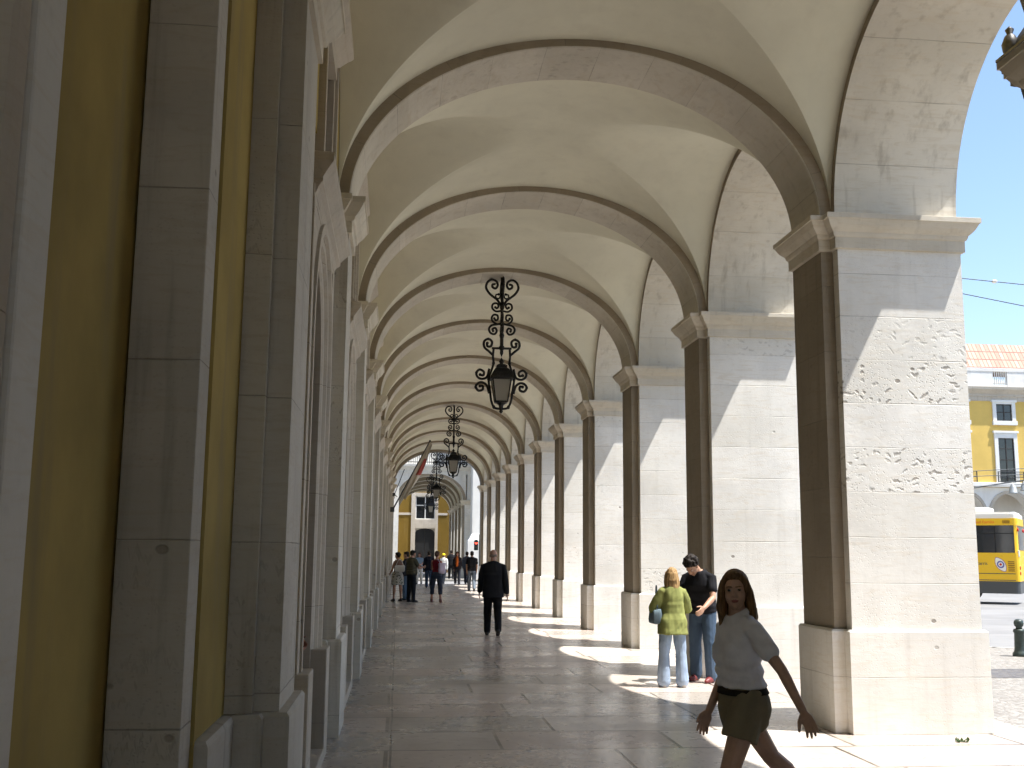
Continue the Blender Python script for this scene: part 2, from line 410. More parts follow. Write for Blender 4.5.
# transverse rib (origin on the pier line)
def rib_mesh(xl, xr, d0=P1, d1=P2, rise=1.79, th=.30):
    bm=bmesh.new(); uvl=bm.loops.layers.uv.new('UVMap'); N=56
    xc,a=(xl+xr)/2,(xr-xl)/2
    def cur(k,g): 
        t=math.pi-math.pi*k/N; return (xc+(a+g)*math.cos(t), HC+(rise+g)*math.sin(t))
    I=[cur(k,0) for k in range(N+1)]; O=[cur(k,th) for k in range(N+1)]
    L=[0]
    for p,q in zip(I,I[1:]): L.append(L[-1]+math.hypot(q[0]-p[0],q[1]-p[1]))
    def F(vs,uvs):
        f=bm.faces.new(vs); f.smooth=False
        for l,uv in zip(f.loops,uvs): l[uvl].uv=uv
        return f
    b=.012
    Ib=[cur(k,b) for k in range(N+1)]
    for (y,yb,s) in ((d0,d0+b,1),(d1,d1-b,-1)):
        f_o=[bm.verts.new((x,y,z)) for x,z in O]; f_b=[bm.verts.new((x,y,z)) for x,z in Ib]; f_i=[bm.verts.new((x,yb,z)) for x,z in I]
        for k in range(N):
            u0,u1=L[k],L[k+1]
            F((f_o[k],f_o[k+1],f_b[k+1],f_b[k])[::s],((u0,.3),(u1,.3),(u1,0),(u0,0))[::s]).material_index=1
            F((f_b[k],f_b[k+1],f_i[k+1],f_i[k])[::s],((u0,0),(u1,0),(u1,0),(u0,0))[::s])
        if s==1: near=f_i
        else: far=f_i
    for k in range(N):
        F((near[k],near[k+1],far[k+1],far[k]),((L[k],0),(L[k+1],0),(L[k+1],.8),(L[k],.8)))
    return bm

# groin vault of one bay (origin at the bay centre)
def vault_bm(xl, xr, b=(S-(P2-P1))/2+.004):
    bm=bmesh.new(); N=56; xc,a=(xl+xr)/2,(xr-xl)/2
    sv=[math.sin(-math.pi/2+math.pi*i/N) for i in range(N+1)]
    g=[]
    for i,s_ in enumerate(sv):
        row=[]
        for j,t_ in enumerate(sv):
            fa,fb=math.sqrt(max(0,1-s_*s_)),math.sqrt(max(0,1-t_*t_)); f=max(fa,fb)+max(.025-abs(fa-fb),0)**2/.10*min(1,4*min(fa,fb))
            rise=1.88+.09*s_*s_
            z=HC+rise*f+.065*(1-s_*s_)*(1-t_*t_)
            row.append(bm.verts.new((xc+a*s_,b*t_,z)))
        g.append(row)
    for i in range(N):
        for j in range(N):
            v=(g[i][j],g[i][j+1],g[i+1][j+1],g[i+1][j])
            if (i<N//2)==(j<N//2): tri=((v[0],v[1],v[2]),(v[0],v[2],v[3]))
            else: tri=((v[0],v[1],v[3]),(v[1],v[2],v[3]))
            for t in tri:
                f=bm.faces.new(t); f.smooth=True
    # keep the groins crisp
    for e in bm.edges:
        (x1,y1),(x2,y2)=[(((v.co.x-xc)/a),v.co.y/b) for v in e.verts]
        if abs(abs(x1)-abs(y1))<1e-4 and abs(abs(x2)-abs(y2))<1e-4 and min(abs(x1),abs(x2))>.25: e.smooth=False
    return bm

# left wall pieces of one bay (origin on the plinth face, bay centre)
HB = (S-(P2-P1))/2
def left_pilaster():
    # origin at pier line: plinth face x=0
    sh=[(-.20,P1-.09),(-.20,P2+.09),(-.5,P2+.09),(-.5,P1-.09)]
    fp=[(-.5,P1-.085),(-.19,P1-.085),(-.19,P1),(-.06,P1),(-.06,P2),(-.19,P2),(-.19,P2+.085),(-.5,P2+.085)]
    bm=bmesh.new(); moulding(bm,fp,[(0,.86),(0,HS+.02)]); a=finish('pilaster',bm,M['wallstone'])
    bm=bmesh.new(); moulding(bm,fp,[(.06,-.05),(.06,.87),(.045,.89),(-.01,.89)]); finish('plinth',bm,M['wallstone'],a)
    bm=bmesh.new(); moulding(bm,fp,[(-.02,HS-.01),(.03,HS),(.03,HS+.115),(.05,HS+.125),(.062,HS+.16),(.075,HS+.175),(.10,HS+.20),(.122,HS+.235),(.142,HS+.27),(.15,HS+.285),(.162,HS+.287),(.162,HC-.004),(.155,HC),(-.05,HC)]); finish('capital',bm,M['impost'],a)
    return a
pil0 = left_pilaster()

def door_bay():
    """surround, leaf, hood, window of a bay; origin on the bay centre, plinth face x=0"""
    parts=[]
    # doorway surround: jambs and arched head, mouldings stepped
    bm=bmesh.new(); N=24; r=.74; zs=3.30
    def arc(rr,x): return [(x,-rr,0.0)]+[(x,rr*math.cos(math.pi-math.pi*i/N),zs+rr*math.sin(math.pi*i/N)) for i in range(N+1)]+[(x,rr,0.0)]
    prof=[(r,-.62),(r,-.19),(r+.03,-.17),(r+.09,-.17),(r+.11,-.14),(r+.18,-.14),(r+.20,-.11),(r+.28,-.11),(r+.28,-.34)]
    rows=[[bm.verts.new(p) for p in arc(rr,x)] for rr,x in prof]
    for a,b in zip(rows,rows[1:]):
        for i in range(len(a)-1): bm.faces.new((a[i],a[i+1],b[i+1],b[i]))
    for sg in (-1,1):
        y0,y1=sorted((sg*(r+.005),sg*(r+.40)))
        box(bm,-.5,-.05,y0,y1,-.05,.90,.01)
        y0,y1=sorted((sg*(r+.285),sg*(r+.44)))
        box(bm,-.34,-.125,y0,y1,.90,4.22,.008)
    # spandrel field over the arch
    box(bm,-.34,-.13,-r-.44,r+.44,4.215,4.32,.006)
    w=r+.28
    top=[(w*math.cos(math.pi-math.pi*i/N),zs+w*math.sin(math.pi*i/N)) for i in range(N+1)]
    for i in range(N):
        (ya,za),(yb,zb)=top[i],top[i+1]
        bm.faces.new([bm.verts.new(p) for p in ((-.135,ya,min(za,4.22)),(-.135,yb,min(zb,4.22)),(-.135,yb,4.22),(-.135,ya,4.22))])
    d=finish('doorway',bm,M['trim'])
    bm=bmesh.new()
    for sg in (-1,1):
        y0,y1=sorted((sg*.004,sg*.76))
        box(bm,-.62,-.56,y0,y1,.0,zs+.3,.006)
        for za,zb in ((.25,1.0),(1.15,2.3),(2.45,3.35)):
            ya,yb=sorted((sg*.12,sg*.62)); box(bm,-.565,-.535,ya,yb,za,zb,.012)
    box(bm,-.64,-.58,-.76,.76,zs+.2,zs+.8)
    finish('door_leaf',bm,M['darkwood'],d)
    bm=bmesh.new(); hp=[(-.34,-1.13),(-.125,-1.13),(-.125,1.13),(-.34,1.13)]
    moulding(bm,hp,[(-.02,4.24),(.0,4.26),(.02,4.30),(.05,4.33),(.05,4.36),(.08,4.40),(.115,4.44),(.13,4.46),(.13,4.515),(.12,4.52),(-.02,4.58)]); finish('hood',bm,M['trim'],d)
    bm=bmesh.new(); box(bm,-.45,-.05,-.74,.74,-.04,.10,.012); finish('doorstep',bm,M['trim'],d)
    # mezzanine window
    bm=bmesh.new()
    for rr0,rr1,x in ((.54,.62,-.14),(.62,.70,-.11)):
        for sg in (-1,1):
            y0,y1=sorted((sg*rr0,sg*rr1)); box(bm,-.4,x,y0,y1,4.70,6.02,.006)
    box(bm,-.4,-.12,-.54,.54,5.86,6.02,.006)
    w=finish('window',bm,M['trim'])
    bm=bmesh.new(); moulding(bm,[(-.34,-.70),(-.14,-.70),(-.14,.70),(-.34,.70)],[(-.02,6.01),(.0,6.03),(.03,6.07),(.05,6.10),(.09,6.15),(.13,6.19),(.145,6.21),(.145,6.27),(-.02,6.32)]); finish('hood',bm,M['trim'],w)
    bm=bmesh.new()
    for y in (-.54,-.03,.48): box(bm,-.36,-.30,y,y+.06,4.72,5.88)
    for z in (4.72,5.28,5.82): box(bm,-.355,-.305,-.54,.54,z,z+.05)
    finish('frame',bm,M['whitepaint'],w)
    bm=bmesh.new(); box(bm,-.34,-.33,-.54,.54,4.72,5.88); finish('pane',bm,M['blackglass'],w)
    return d,w
door0, win0 = door_bay()

def left_wall(n):
    """wall of the bay between pier n-1 and pier n, with its door and window openings"""
    yc=Y0+n*S+(P1+P2)/2-S/2; x=XL(n-.5)
    bm=bmesh.new(); xw=-.31; xu=-.17; xb=-.66
    h=S/2
    def B(x0,x1,y0,y1,z0,z1): box(bm,x0,x1,y0,y1,z0,z1)
    if n==-1: # blind niche, wider than a door
        B(xb-.3,-.65,-h,h,-.05,ZT)                     # niche back
        B(-.65,-.40,-h,-1.80,-.05,4.87); B(-.65,-.315,1.03,h,-.05,4.87); B(-.65,-.37,-1.57,1.03,4.755,4.87)
        B(-.65,xu,-h,h,4.87,ZT)
    else:
        B(xb-.3,xb,-h,h,-.05,ZT)
        B(xb,xw,-h,-.95,-.05,4.40); B(xb,xw,.95,h,-.05,4.40)
        B(xb,xw,-h,-.60,4.40,4.87); B(xb,xw,.60,h,4.40,4.87); B(xb,xw,-.60,.60,4.40,4.70)
        B(xb,xu,-h,-.60,4.87,ZT); B(xb,xu,.60,h,4.87,ZT); B(xb,xu,-.60,.60,5.98,ZT)
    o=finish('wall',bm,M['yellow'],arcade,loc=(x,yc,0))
    # stone dado between pilaster and door
    bm=bmesh.new()
    if n==-1: segs=((-HB,-1.95),(1.04,HB))
    else: segs=((-HB,-1.17),(1.17,HB))
    bm.free()
    for a,b in segs:
        bm=bmesh.new(); moulding(bm,[(-.4,a),(-.255,a),(-.255,b),(-.4,b)],[(0,-.05),(0,.86),(-.012,.885),(-.05,.89)])
        finish('dado',bm,M['wallstone'],o)
    return o

px=lambda n: Y0+n*S
for n in range(N0,N1+1):
    p = pier0 if n==N0 else pier0.copy()
    if n!=N0:
        col.objects.link(p)
        for ch in (plinth0,impost0,pils0):
            c=ch.copy(); col.objects.link(c); c.parent=p
    p.parent=arcade; p.location=(0,px(n),0)
    q = pil0 if n==N0 else (None if n==-2 else pil0.copy())
    if q is not None and n!=N0:
        col.objects.link(q)
        for ch in pil0.children:
            c=ch.copy(); col.objects.link(c); c.parent=q
    if q is not None: q.parent=arcade; q.location=(XL(n),px(n),0)
    last = n==N1
    bm = rib_mesh(XL(n)-.06, XP+.0, P1, PD if last else P2, 1.79, .30)
    r=finish('transverse_rib',bm,[M['darkrib'],M['shade_dirt']] if last else [M['rib'],M['shade_dirt']],arcade,loc=(0,px(n),0),recalc=False)
    if n>N0:
        yc=px(n)+(P1+P2)/2-S/2
        a = arch0 if n==N0+1 else arch0.copy()
        if n!=N0+1: col.objects.link(a)
        a.parent=arcade; a.location=(0,yc,0)
        finish('vault',vault_bm(XL(n-.5)-.165,XC+.002),M['vault'],arcade,loc=(0,yc,0),recalc=False)
        left_wall(n)
        if n!=-1:
            for src in (door0,win0):
                o = src if n==N0+1 else src.copy()
                if n!=N0+1:
                    col.objects.link(o)
                    for ch in src.children:
                        c=ch.copy(); col.objects.link(c); c.parent=o
                o.parent=arcade; o.location=(XL(n-.5),yc,0)

# niche trim in the near bay
ycn=Y0-S+(P1+P2)/2-S/2; xn=XL(-1.5)
bm=bmesh.new()
box(bm,-.64,-.33,.79,1.027,-.05,4.75,.008)          # far jamb, deep coursed reveal
finish('niche_jamb',bm,M['wallstone'],arcade,loc=(xn,ycn,0))
bm=bmesh.new()
box(bm,-.64,-.30,-1.57,-1.37,-.05,4.75,.012)
finish('niche_jamb',bm,M['marble'],arcade,loc=(xn,ycn,0))
bm=bmesh.new(); box(bm,-.64,-.272,-1.785,-1.67,-.05,4.75,.03); finish('niche_moulding',bm,M['trim'],arcade,loc=(xn,ycn,0))

# upper storeys, carried by the arcade
bm=bmesh.new(); box(bm,-12,XO-.02,px(N0)-1,YEND-.05,ZT,17.5); box(bm,-12,XL(0)-1.0,px(N0)-1,YEND-.05,-.1,ZT-.01)
up=finish('upper_storey',bm,M['yellow2'],arcade)
bm=bmesh.new(); moulding(bm,rect(-12,XO-.02,px(N0)-1,YEND-.05),[(.0,16.6),(.15,16.75),(.2,17.0),(.45,17.2),(.5,17.45),(.0,17.6)]); finish('cornice',bm,M['impost'],up)
# corner fillers of the facade arches (square up to the storey above)
bm=bmesh.new()
for n in range(N0,N1+1):
    y=px(n)+(P1+P2)/2
    box(bm,XC+.015,XO-.015,y-.60,y+.60 if n<N1 else y+.54,6.4,ZT-.005)
finish('spandrel',bm,M['arch'],arcade)
bm=bmesh.new(); box(bm,XC+.2,XO-.2,px(-3)+.2,px(-1)+.5,-.05,7.2); finish('daylight_blocker_wall',bm,M['yellow'],arcade)  # added unseen wall, keeps daylight off the near-left wall
# end wall of the gallery behind the camera, with a doorway left dark


# ------------------------------------------------------------------ wing building beyond the street
wing = empty('corner_building', (0,72,0))
tag(wing, 'yellow building with white window surrounds, tiled roof and ground floor arches across the street', 'building')
wing_y=72.
WY=74.0-wing_y
# the gallery that continues inside it (own piers, ribs and vaults)
for k in range(0,5):
    y=WY+S*k
    p=pier0.copy(); col.objects.link(p); p.parent=wing; p.location=(0,y,0)
    for src in (plinth0,impost0,pils0):
        c=src.copy(); col.objects.link(c); c.parent=p
    finish('transverse_rib',rib_mesh(.02,XP,P1,P2,1.62,.26),[M['rib'],M['shade_dirt']],wing,loc=(0,y,0),recalc=False)
    if k<4:
        a=arch0.copy(); col.objects.link(a); a.parent=wing; a.location=(0,y+(P1+P2)/2+S/2,0)
        finish('vault',vault_bm(-.02,XC+.002),M['vault'],wing,loc=(0,y+(P1+P2)/2+S/2,0),recalc=False)
EY=97.2-wing_y
bm=bmesh.new(); box(bm,-9,.0,WY+.02,EY+.5,-.1,7.4); finish('side_wall',bm,M['whitewash'],wing)
bm=bmesh.new()
box(bm,-9,1.12,EY,EY+.5,-.1,7.4); box(bm,3.50,XO,EY,EY+.5,-.1,7.4); box(bm,1.12,3.50,EY,EY+.5,6.85,7.4); box(bm,1.12,3.5,EY+.45,EY+.6,-.1,7)
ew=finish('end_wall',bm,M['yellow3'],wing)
bm=bmesh.new()
for xa,xb,za,zb in ((1.12,1.50,-.05,6.9),(3.24,3.50,-.05,6.9),(1.5,3.24,3.75,4.55),(1.5,3.24,6.6,6.9)): box(bm,xa,xb,EY-.10,EY+.3,za,zb,.015)
dd=finish('doorway',bm,M['trim'],wing)
N=14
bm=bmesh.new()
for i in range(N):
    xa,xb=1.5+1.74*i/N,1.5+1.74*(i+1)/N
    za=3.35+.4*math.sqrt(max(0,1-((xa-2.37)/.87)**2)); zb=3.35+.4*math.sqrt(max(0,1-((xb-2.37)/.87)**2))
    vs=[bm.verts.new(p) for p in ((xa,EY+.02,za),(xb,EY+.02,zb),(xb,EY+.02,3.8),(xa,EY+.02,3.8))]
    bm.faces.new(vs)
finish('arched_head',bm,M['trim'],dd)
bm=bmesh.new(); box(bm,1.5,2.365,EY+.12,EY+.18,0,3.8,.01); box(bm,2.375,3.24,EY+.12,EY+.18,0,3.8,.01); finish('door_leaf',bm,M['darkpaint'],dd)
bm=bmesh.new()
for x in (1.5,2.32,3.16): box(bm,x,x+.08,EY+.08,EY+.14,4.55,6.6)
for z in (4.55,5.75,6.52): box(bm,1.5,3.24,EY+.085,EY+.135,z,z+.08)
ww=finish('window',bm,M['whitepaint'],wing)
bm=bmesh.new(); box(bm,1.5,3.24,EY+.145,EY+.16,4.55,6.6); finish('pane',bm,M['blackglass'],ww)
bm=bmesh.new(); box(bm,.0,1.12,EY-.05,EY,4.92,5.12,.01); box(bm,3.5,XP,EY-.05,EY,4.92,5.12,.01); finish('string_course',bm,M['trim'],wing)
# recessed front over the gallery mouth
bm=bmesh.new(); N=32
xc,a_=(.02+XP)/2,(XP-.02)/2
top=[(xc+(a_+.2)*math.cos(math.pi-math.pi*i/N), HC+(1.62+.2)*math.sin(math.pi*i/N)) for i in range(N+1)]
for i in range(N):
    (xa,za),(xb,zb)=top[i],top[i+1]
    vs=[bm.verts.new(p) for p in ((xa,WY+.06,za),(xb,WY+.06,zb),(xb,WY+.06,7.5),(xa,WY+.06,7.5))]; bm.faces.new(vs)
box(bm,-9,.0,WY,WY+.4,0,7.5); box(bm,XP+.28,XO-.97,WY-.03,WY+.4,HC,7.5)
finish('front_wall',bm,M['marble'],wing)
bm=bmesh.new(); moulding(bm,rect(-9,4.84,WY+.08,WY+3),[(.0,6.95),(.05,7.05),(.05,7.2),(.12,7.25),(.2,7.38),(.32,7.45),(.34,7.6),(.0,7.65)]); finish('cornice',bm,M['marble'],wing)
bm=bmesh.new(); box(bm,-9,4.84,WY+.5,WY+3,7.6,13.5); finish('upper_wall',bm,M['whitewash'],wing)
bm=bmesh.new()
for i in range(62): tube(bm,[(-4+i*.14,WY-.12,7.62),(-4+i*.14,WY-.12,8.45)],.018,5)
for z in (7.72,8.45): box(bm,-4.1,4.84,WY-.15,WY-.09,z,z+.05)
finish('railing',bm,M['rail'],wing)
# projecting front range to the right
XA=4.86
bm=bmesh.new(); box(bm,XA,6.6,0,2.0,-.1,14.0,.02); finish('corner_pier',bm,M['whitewash'],wing)
bm=bmesh.new(); moulding(bm,rect(XA,6.6,0,1.9),[(.28,-.1),(.28,2.45),(.2,2.55),(-.02,2.95)]); finish('pedestal',bm,M['whitewash'],wing)
PB=3.45; CX=42.6; XR=CX+10*PB
bm=bmesh.new()
NB=range(-10,11); r=1.5; zs=4.6; zt=6.5; N=16
wl=CX-10.5*PB
for k in NB:
    c=CX+k*PB
    pts=[(c-r,0)]+[(c+r*math.cos(math.pi-math.pi*i/N),zs+r*math.sin(math.pi*i/N)) for i in range(N+1)]+[(c+r,0)]
    front=[bm.verts.new((x,0,z)) for x,z in pts]; back=[bm.verts.new((x,.9,z)) for x,z in pts]
    for i in range(len(pts)-1): bm.faces.new((front[i],front[i+1],back[i+1],back[i]))
    tp=[bm.verts.new((max(c-PB/2,min(c+PB/2,c+(x-c)*1.15)) if 0<i<len(pts)-1 else (c-PB/2 if x<c else c+PB/2),0,zt if 0<i<len(pts)-1 else z)) for i,(x,z) in enumerate(pts)]
    for i in range(len(pts)-1): bm.faces.new((front[i],tp[i],tp[i+1],front[i+1]))
box(bm,wl,XR,2.4,2.9,-.1,zt)
finish('arcade_front',bm,M['whitewash'],wing)
bm=bmesh.new()
for k in NB:
    c=CX+k*PB
    pts=[(c+rr*math.cos(math.pi-math.pi*i/N),zs+rr*math.sin(math.pi*i/N)) for rr in (r,) for i in range(N+1)]
    A=[];Bv=[]
    for i in range(N+1):
        t=math.pi-math.pi*i/N
        A.append([bm.verts.new((c+q*math.cos(t),yy,zs+q*math.sin(t))) for q,yy in ((r-.005,.02),(r-.005,-.05),(r+.2,-.05),(r+.2,.0))])
    for a1,b1 in zip(A,A[1:]):
        for j in range(3): bm.faces.new((a1[j],b1[j],b1[j+1],a1[j+1]))
finish('archivolt',bm,M['trim'],wing)
bm=bmesh.new(); box(bm,6.6,XR,.05,2.9,zt,13.0); fw_=finish('facade',bm,M['yellow2'],wing)
bm=bmesh.new(); box(bm,6.6,XR,-.45,.2,6.53,6.82,.03); finish('balcony_slab',bm,M['whitewash'],wing)
bm=bmesh.new(); moulding(bm,rect(6.0,XR,.0,2.9),[(-.02,12.6),(.03,12.65),(.03,12.9),(.10,12.95),(.10,13.1),(.25,13.25),(.4,13.4),(.42,13.58),(.0,13.65)]); finish('cornice',bm,M['trim'],wing)
bm=bmesh.new(); box(bm,6.0,XR,.05,.35,14.75,15.0,.02); box(bm,6.0,XR,.1,.3,13.6,13.8)
for k in NB:
    c=CX+k*PB-.2
    box(bm,c+.55,c+PB-.55,.08,.32,13.6,14.8)
    for i in range(7): lathe(bm,[(.05,13.8),(.085,13.95),(.045,14.3),(.04,14.5),(.06,14.75)],(c-.48+i*.16,.2,0),6)
finish('parapet',bm,M['whitewash'],wing)
bm=bmesh.new()
rv=[(6.0,.5,14.9),(XR,.5,14.9),(XR,1.9,17.1),(6.0,1.9,17.1),(6.0,3.2,14.9),(XR,3.2,14.9)]
v=[bm.verts.new(p) for p in rv]
for f_ in ((0,1,2,3),(3,2,5,4),(0,3,4),(1,5,2),(0,4,5,1)): bm.faces.new([v[i] for i in f_])
finish('roof',bm,M['tiles'],wing)
def wing_window(z0,z1,surz0,surz1,bars):
    bm=bmesh.new(); h=.58
    box(bm,-h-.27,-h,-.05,.12,surz0,surz1,.01); box(bm,h,h+.27,-.05,.12,surz0,surz1,.01); box(bm,-h,h,-.05,.12,z1,surz1,.01)
    box(bm,-h-.36,h+.36,-.12,.1,surz1-.02,surz1+.14,.02)
    if surz0<z0: box(bm,-h-.33,h+.33,-.12,.1,surz0-.15,z0-.002,.02)
    w=finish('window',bm,M['whitepaint'])
    bm=bmesh.new()
    for x in (-h,-.035,h-.07): box(bm,x,x+.07,.015,.07,z0,z1)
    for z in [z0+(z1-z0)*i/bars for i in range(bars)]+[z1-.07]: box(bm,-h,h,.02,.065,z,z+.06)
    finish('frame',bm,M['darkwood'],w)
    bm=bmesh.new(); box(bm,-h,h,.047,.049,z0,z1); finish('pane',bm,M['blackglass'],w)
    return w
wA=wing_window(11.2,12.4,11.05,12.55,2); wB=wing_window(6.85,9.98,6.82,10.35,4)
bm=bmesh.new()
for i in range(21): tube(bm,[(-.9+.09*i,-.40,6.82),(-.9+.09*i,-.40,7.58)],.012,5)
for z in (6.9,7.2,7.58): tube(bm,[(-.95,-.40,z),(.95,-.40,z)],.022,5)
for sg in (-1,1): tube(bm,[(sg*.95,-.40,6.82),(sg*.95,-.40,7.6)],.03,6)
rl=finish('railing',bm,M['rail'])
rl.parent=wB
first=True
for k in range(-10,10):
    for src in (wA,wB):
        o=src if first else copy_tree(src)
        o.parent=wing; o.location=(CX-.1+k*PB,0,0)
    first=False

# ------------------------------------------------------------------ hanging lanterns
def spiral(c, r0, r1, a0, turns, n=20):
    return [(c[0]+(r0+(r1-r0)*i/n)*math.cos(a0+2*math.pi*turns*i/n), c[1]+(r0+(r1-r0)*i/n)*math.sin(a0+2*math.pi*turns*i/n)) for i in range(n+1)]
def smooth_path(p, n=6):
    out=[]
    P=[p[0]]+list(p)+[p[-1]]
    for i in range(1,len(P)-2):
        for k in range(n):
            t=k/n
            out.append(tuple(.5*((2*P[i][j])+(-P[i-1][j]+P[i+1][j])*t+(2*P[i-1][j]-5*P[i][j]+4*P[i+1][j]-P[i+2][j])*t*t+(-P[i-1][j]+3*P[i][j]-3*P[i+1][j]+P[i+2][j])*t**3) for j in (0,1)))
    out.append(p[-1]); return out
def make_lantern():
    root=empty('hanging_lantern')
    bm=bmesh.new()
    lathe(bm,[(.10,.06),(.10,.0),(.05,-.03),(.03,-.08),(.03,-.55),(.045,-.60),(.045,-.66),(.03,-.70),(.03,-.92),(.045,-.97),(.03,-1.02),(.03,-1.14),(.05,-1.2),(.035,-1.26),(.035,-1.40),(.07,-1.45),(.03,-1.5),(.035,-1.55),(.0,-1.63)],n=10)
    box(bm,-.19,.19,-.03,.03,-1.475,-1.44)
    finish('stem',bm,M['iron'],root,True)
    heart=smooth_path([(.03,-.60),(.10,-.50),(.24,-.39),(.315,-.27),(.29,-.16),(.21,-.10),(.12,-.13),(.09,-.21),(.13,-.275),(.19,-.25),(.19,-.20),(.15,-.19)])
    s2=smooth_path([(.03,-.40),(.06,-.47),(.12,-.46),(.12,-.40),(.07,-.39)])
    s3=smooth_path([(.03,-.72),(.12,-.73),(.19,-.67),(.18,-.59),(.11,-.57),(.07,-.62),(.10,-.67),(.13,-.65)])
    s4=smooth_path([(.03,-.98),(.10,-.98),(.18,-.93),(.20,-.86),(.16,-.80),(.09,-.81),(.08,-.88),(.12,-.91),(.15,-.87)])
    s5=smooth_path([(.03,-.97),(.10,-.99),(.20,-1.01),(.25,-1.08),(.22,-1.16),(.14,-1.18),(.10,-1.12),(.13,-1.06),(.18,-1.08),(.17,-1.12)])
    for j,a in enumerate((0,math.pi,math.pi/2,-math.pi/2)):
        ca,sa=math.cos(a),math.sin(a)
        for path,rr in ((heart,.020),(s2,.013),(s3,.017),(s4,.017),(s5,.018)):
            bm=bmesh.new(); tube(bm,[(r*ca,r*sa,z) for r,z in path],rr*1.25 if j<2 else rr,5)
            e=path[-1]; ellipsoid(bm,(e[0]*ca,e[0]*sa,e[1]),(.026,.026,.026),seg=8,rings=5)
            finish('scroll',bm,M['iron'],root,True)
    # cradle arms with side scrolls, left and right of the lamp
    arm=smooth_path([(.155,-1.46),(.165,-1.62),(.155,-1.75),(.20,-1.92),(.245,-2.06),(.215,-2.30),(.19,-2.48),(.14,-2.60),(.07,-2.63),(.0,-2.63)])
    c1=smooth_path([(.16,-1.60),(.25,-1.52),(.335,-1.44),(.34,-1.33),(.26,-1.28),(.19,-1.33),(.21,-1.42),(.28,-1.42),(.28,-1.36)])
    c2=smooth_path([(.235,-1.86),(.28,-2.02),(.38,-2.06),(.46,-2.02),(.48,-1.94),(.42,-1.88),(.34,-1.92),(.35,-1.99),(.41,-1.98)])
    c3=smooth_path([(.235,-2.34),(.28,-2.19),(.37,-2.13),(.45,-2.15),(.49,-2.22),(.44,-2.29),(.36,-2.27),(.36,-2.20),(.41,-2.20)])
    for sg in (-1,1):
        bm=bmesh.new(); tube(bm,[(sg*r,0,z) for r,z in arm],.024,6)
        for z,x in ((-2.06,.245),(-1.75,.155),(-2.6,.14)): ellipsoid(bm,(sg*x,0,z),(.032,.032,.04),seg=8,rings=5)
        a_=finish('cradle_arm',bm,M['iron'],root,True)
        for path in (c1,c2,c3):
            bm=bmesh.new(); tube(bm,[(sg*r,0,z) for r,z in path],.025,5)
            e=path[-1]; ellipsoid(bm,(sg*e[0],0,e[1]),(.032,.032,.032),seg=8,rings=5)
            q=path[len(path)//2]; ellipsoid(bm,(sg*q[0],0,q[1]),(.03,.02,.03),seg=8,rings=5)
            finish('scroll',bm,M['iron'],a_,True)
    bm=bmesh.new(); lathe(bm,[(.0,-2.60),(.05,-2.63),(.03,-2.66),(.04,-2.69),(.0,-2.73)],n=8); finish('finial',bm,M['iron'],root,True)
    # lamp
    bm=bmesh.new()
    def sq(h,z): return [(-h,-h,z),(h,-h,z),(h,h,z),(-h,h,z)]
    rings=[[bm.verts.new(p) for p in sq(h,z)] for h,z in ((.20,-2.07),(.225,-2.06),(.225,-2.03),(.17,-1.93),(.125,-1.86),(.10,-1.85),(.10,-1.80),(.06,-1.77))]
    for a,b in zip(rings,rings[1:]):
        for i in range(4): bm.faces.new((a[i],a[(i+1)%4],b[(i+1)%4],b[i]))
    bm.faces.new(rings[0]); bm.faces.new(rings[-1])
    lathe(bm,[(.06,-1.77),(.03,-1.75),(.055,-1.71),(.02,-1.67),(.0,-1.63)],n=8)
    lr=finish('lamp_roof',bm,M['iron'],root)
    bm=bmesh.new(); t,b_=.175,.115; zt_,zb=-2.07,-2.50
    for sx in (-1,1):
        for sy in (-1,1): tube(bm,[(sx*t,sy*t,zt_),(sx*b_,sy*b_,zb)],.013,4)
    for h,z in ((b_,zb),(t,zt_)):
        for i in range(4):
            p=sq(h,z); tube(bm,[p[i],p[(i+1)%4]],.014,4)
    box(bm,-b_,b_,-b_,b_,zb-.02,zb)
    lathe(bm,[(b_,zb-.02),(.05,zb-.06),(.03,zb-.13)],n=8)
    finish('lamp_frame',bm,M['iron'],root)
    for i in range(4):
        bm=bmesh.new(); pt,pb=sq(t-.004,zt_),sq(b_-.004,zb)
        j=(i+1)%4
        n_=Vector(((pt[i][0]+pt[j][0])/2,(pt[i][1]+pt[j][1])/2,0)).normalized()*-.004
        q=[Vector(pt[i]),Vector(pt[j]),Vector(pb[j]),Vector(pb[i])]
        lo=[bm.verts.new(p) for p in q]; hi=[bm.verts.new(p+n_) for p in q]
        bm.faces.new(lo); bm.faces.new(hi[::-1])
        for m in range(4): bm.faces.new((lo[m],hi[m],hi[(m+1)%4],lo[(m+1)%4]))
        finish('pane',bm,M['lampglass'],root)
    bm=bmesh.new(); lathe(bm,[(.02,-2.49),(.03,-2.42),(.05,-2.34),(.045,-2.26),(.02,-2.2),(.02,-2.12)],n=10); finish('bulb',bm,M['bulb'],root,True)
    return root
M['bulb']=simple('bulb_glass',(.75,.72,.65),.3)
lan=make_lantern()
ZL=7.06
spots=[(1.90,px(2)+.54,'large ornate iron lantern hanging from the vault, the nearest and lowest one in view'),
       (1.93,px(6)+.54,'ornate iron lantern hanging further down the vault, amber glass seen against the bright street arch'),
       (1.97,px(10)+.6,'dark iron lantern hanging under the arch at the street end of the gallery'),
       (2.18,74.0+.54,'pale glass lantern hanging inside the mouth of the gallery across the street')]
for i,(x,y,lb) in enumerate(spots):
    o=lan if i==0 else copy_tree(lan)
    o.location=(x,y,ZL-(0 if i<3 else .2)); tag(o,lb,'lantern','iron lanterns hanging along the gallery')

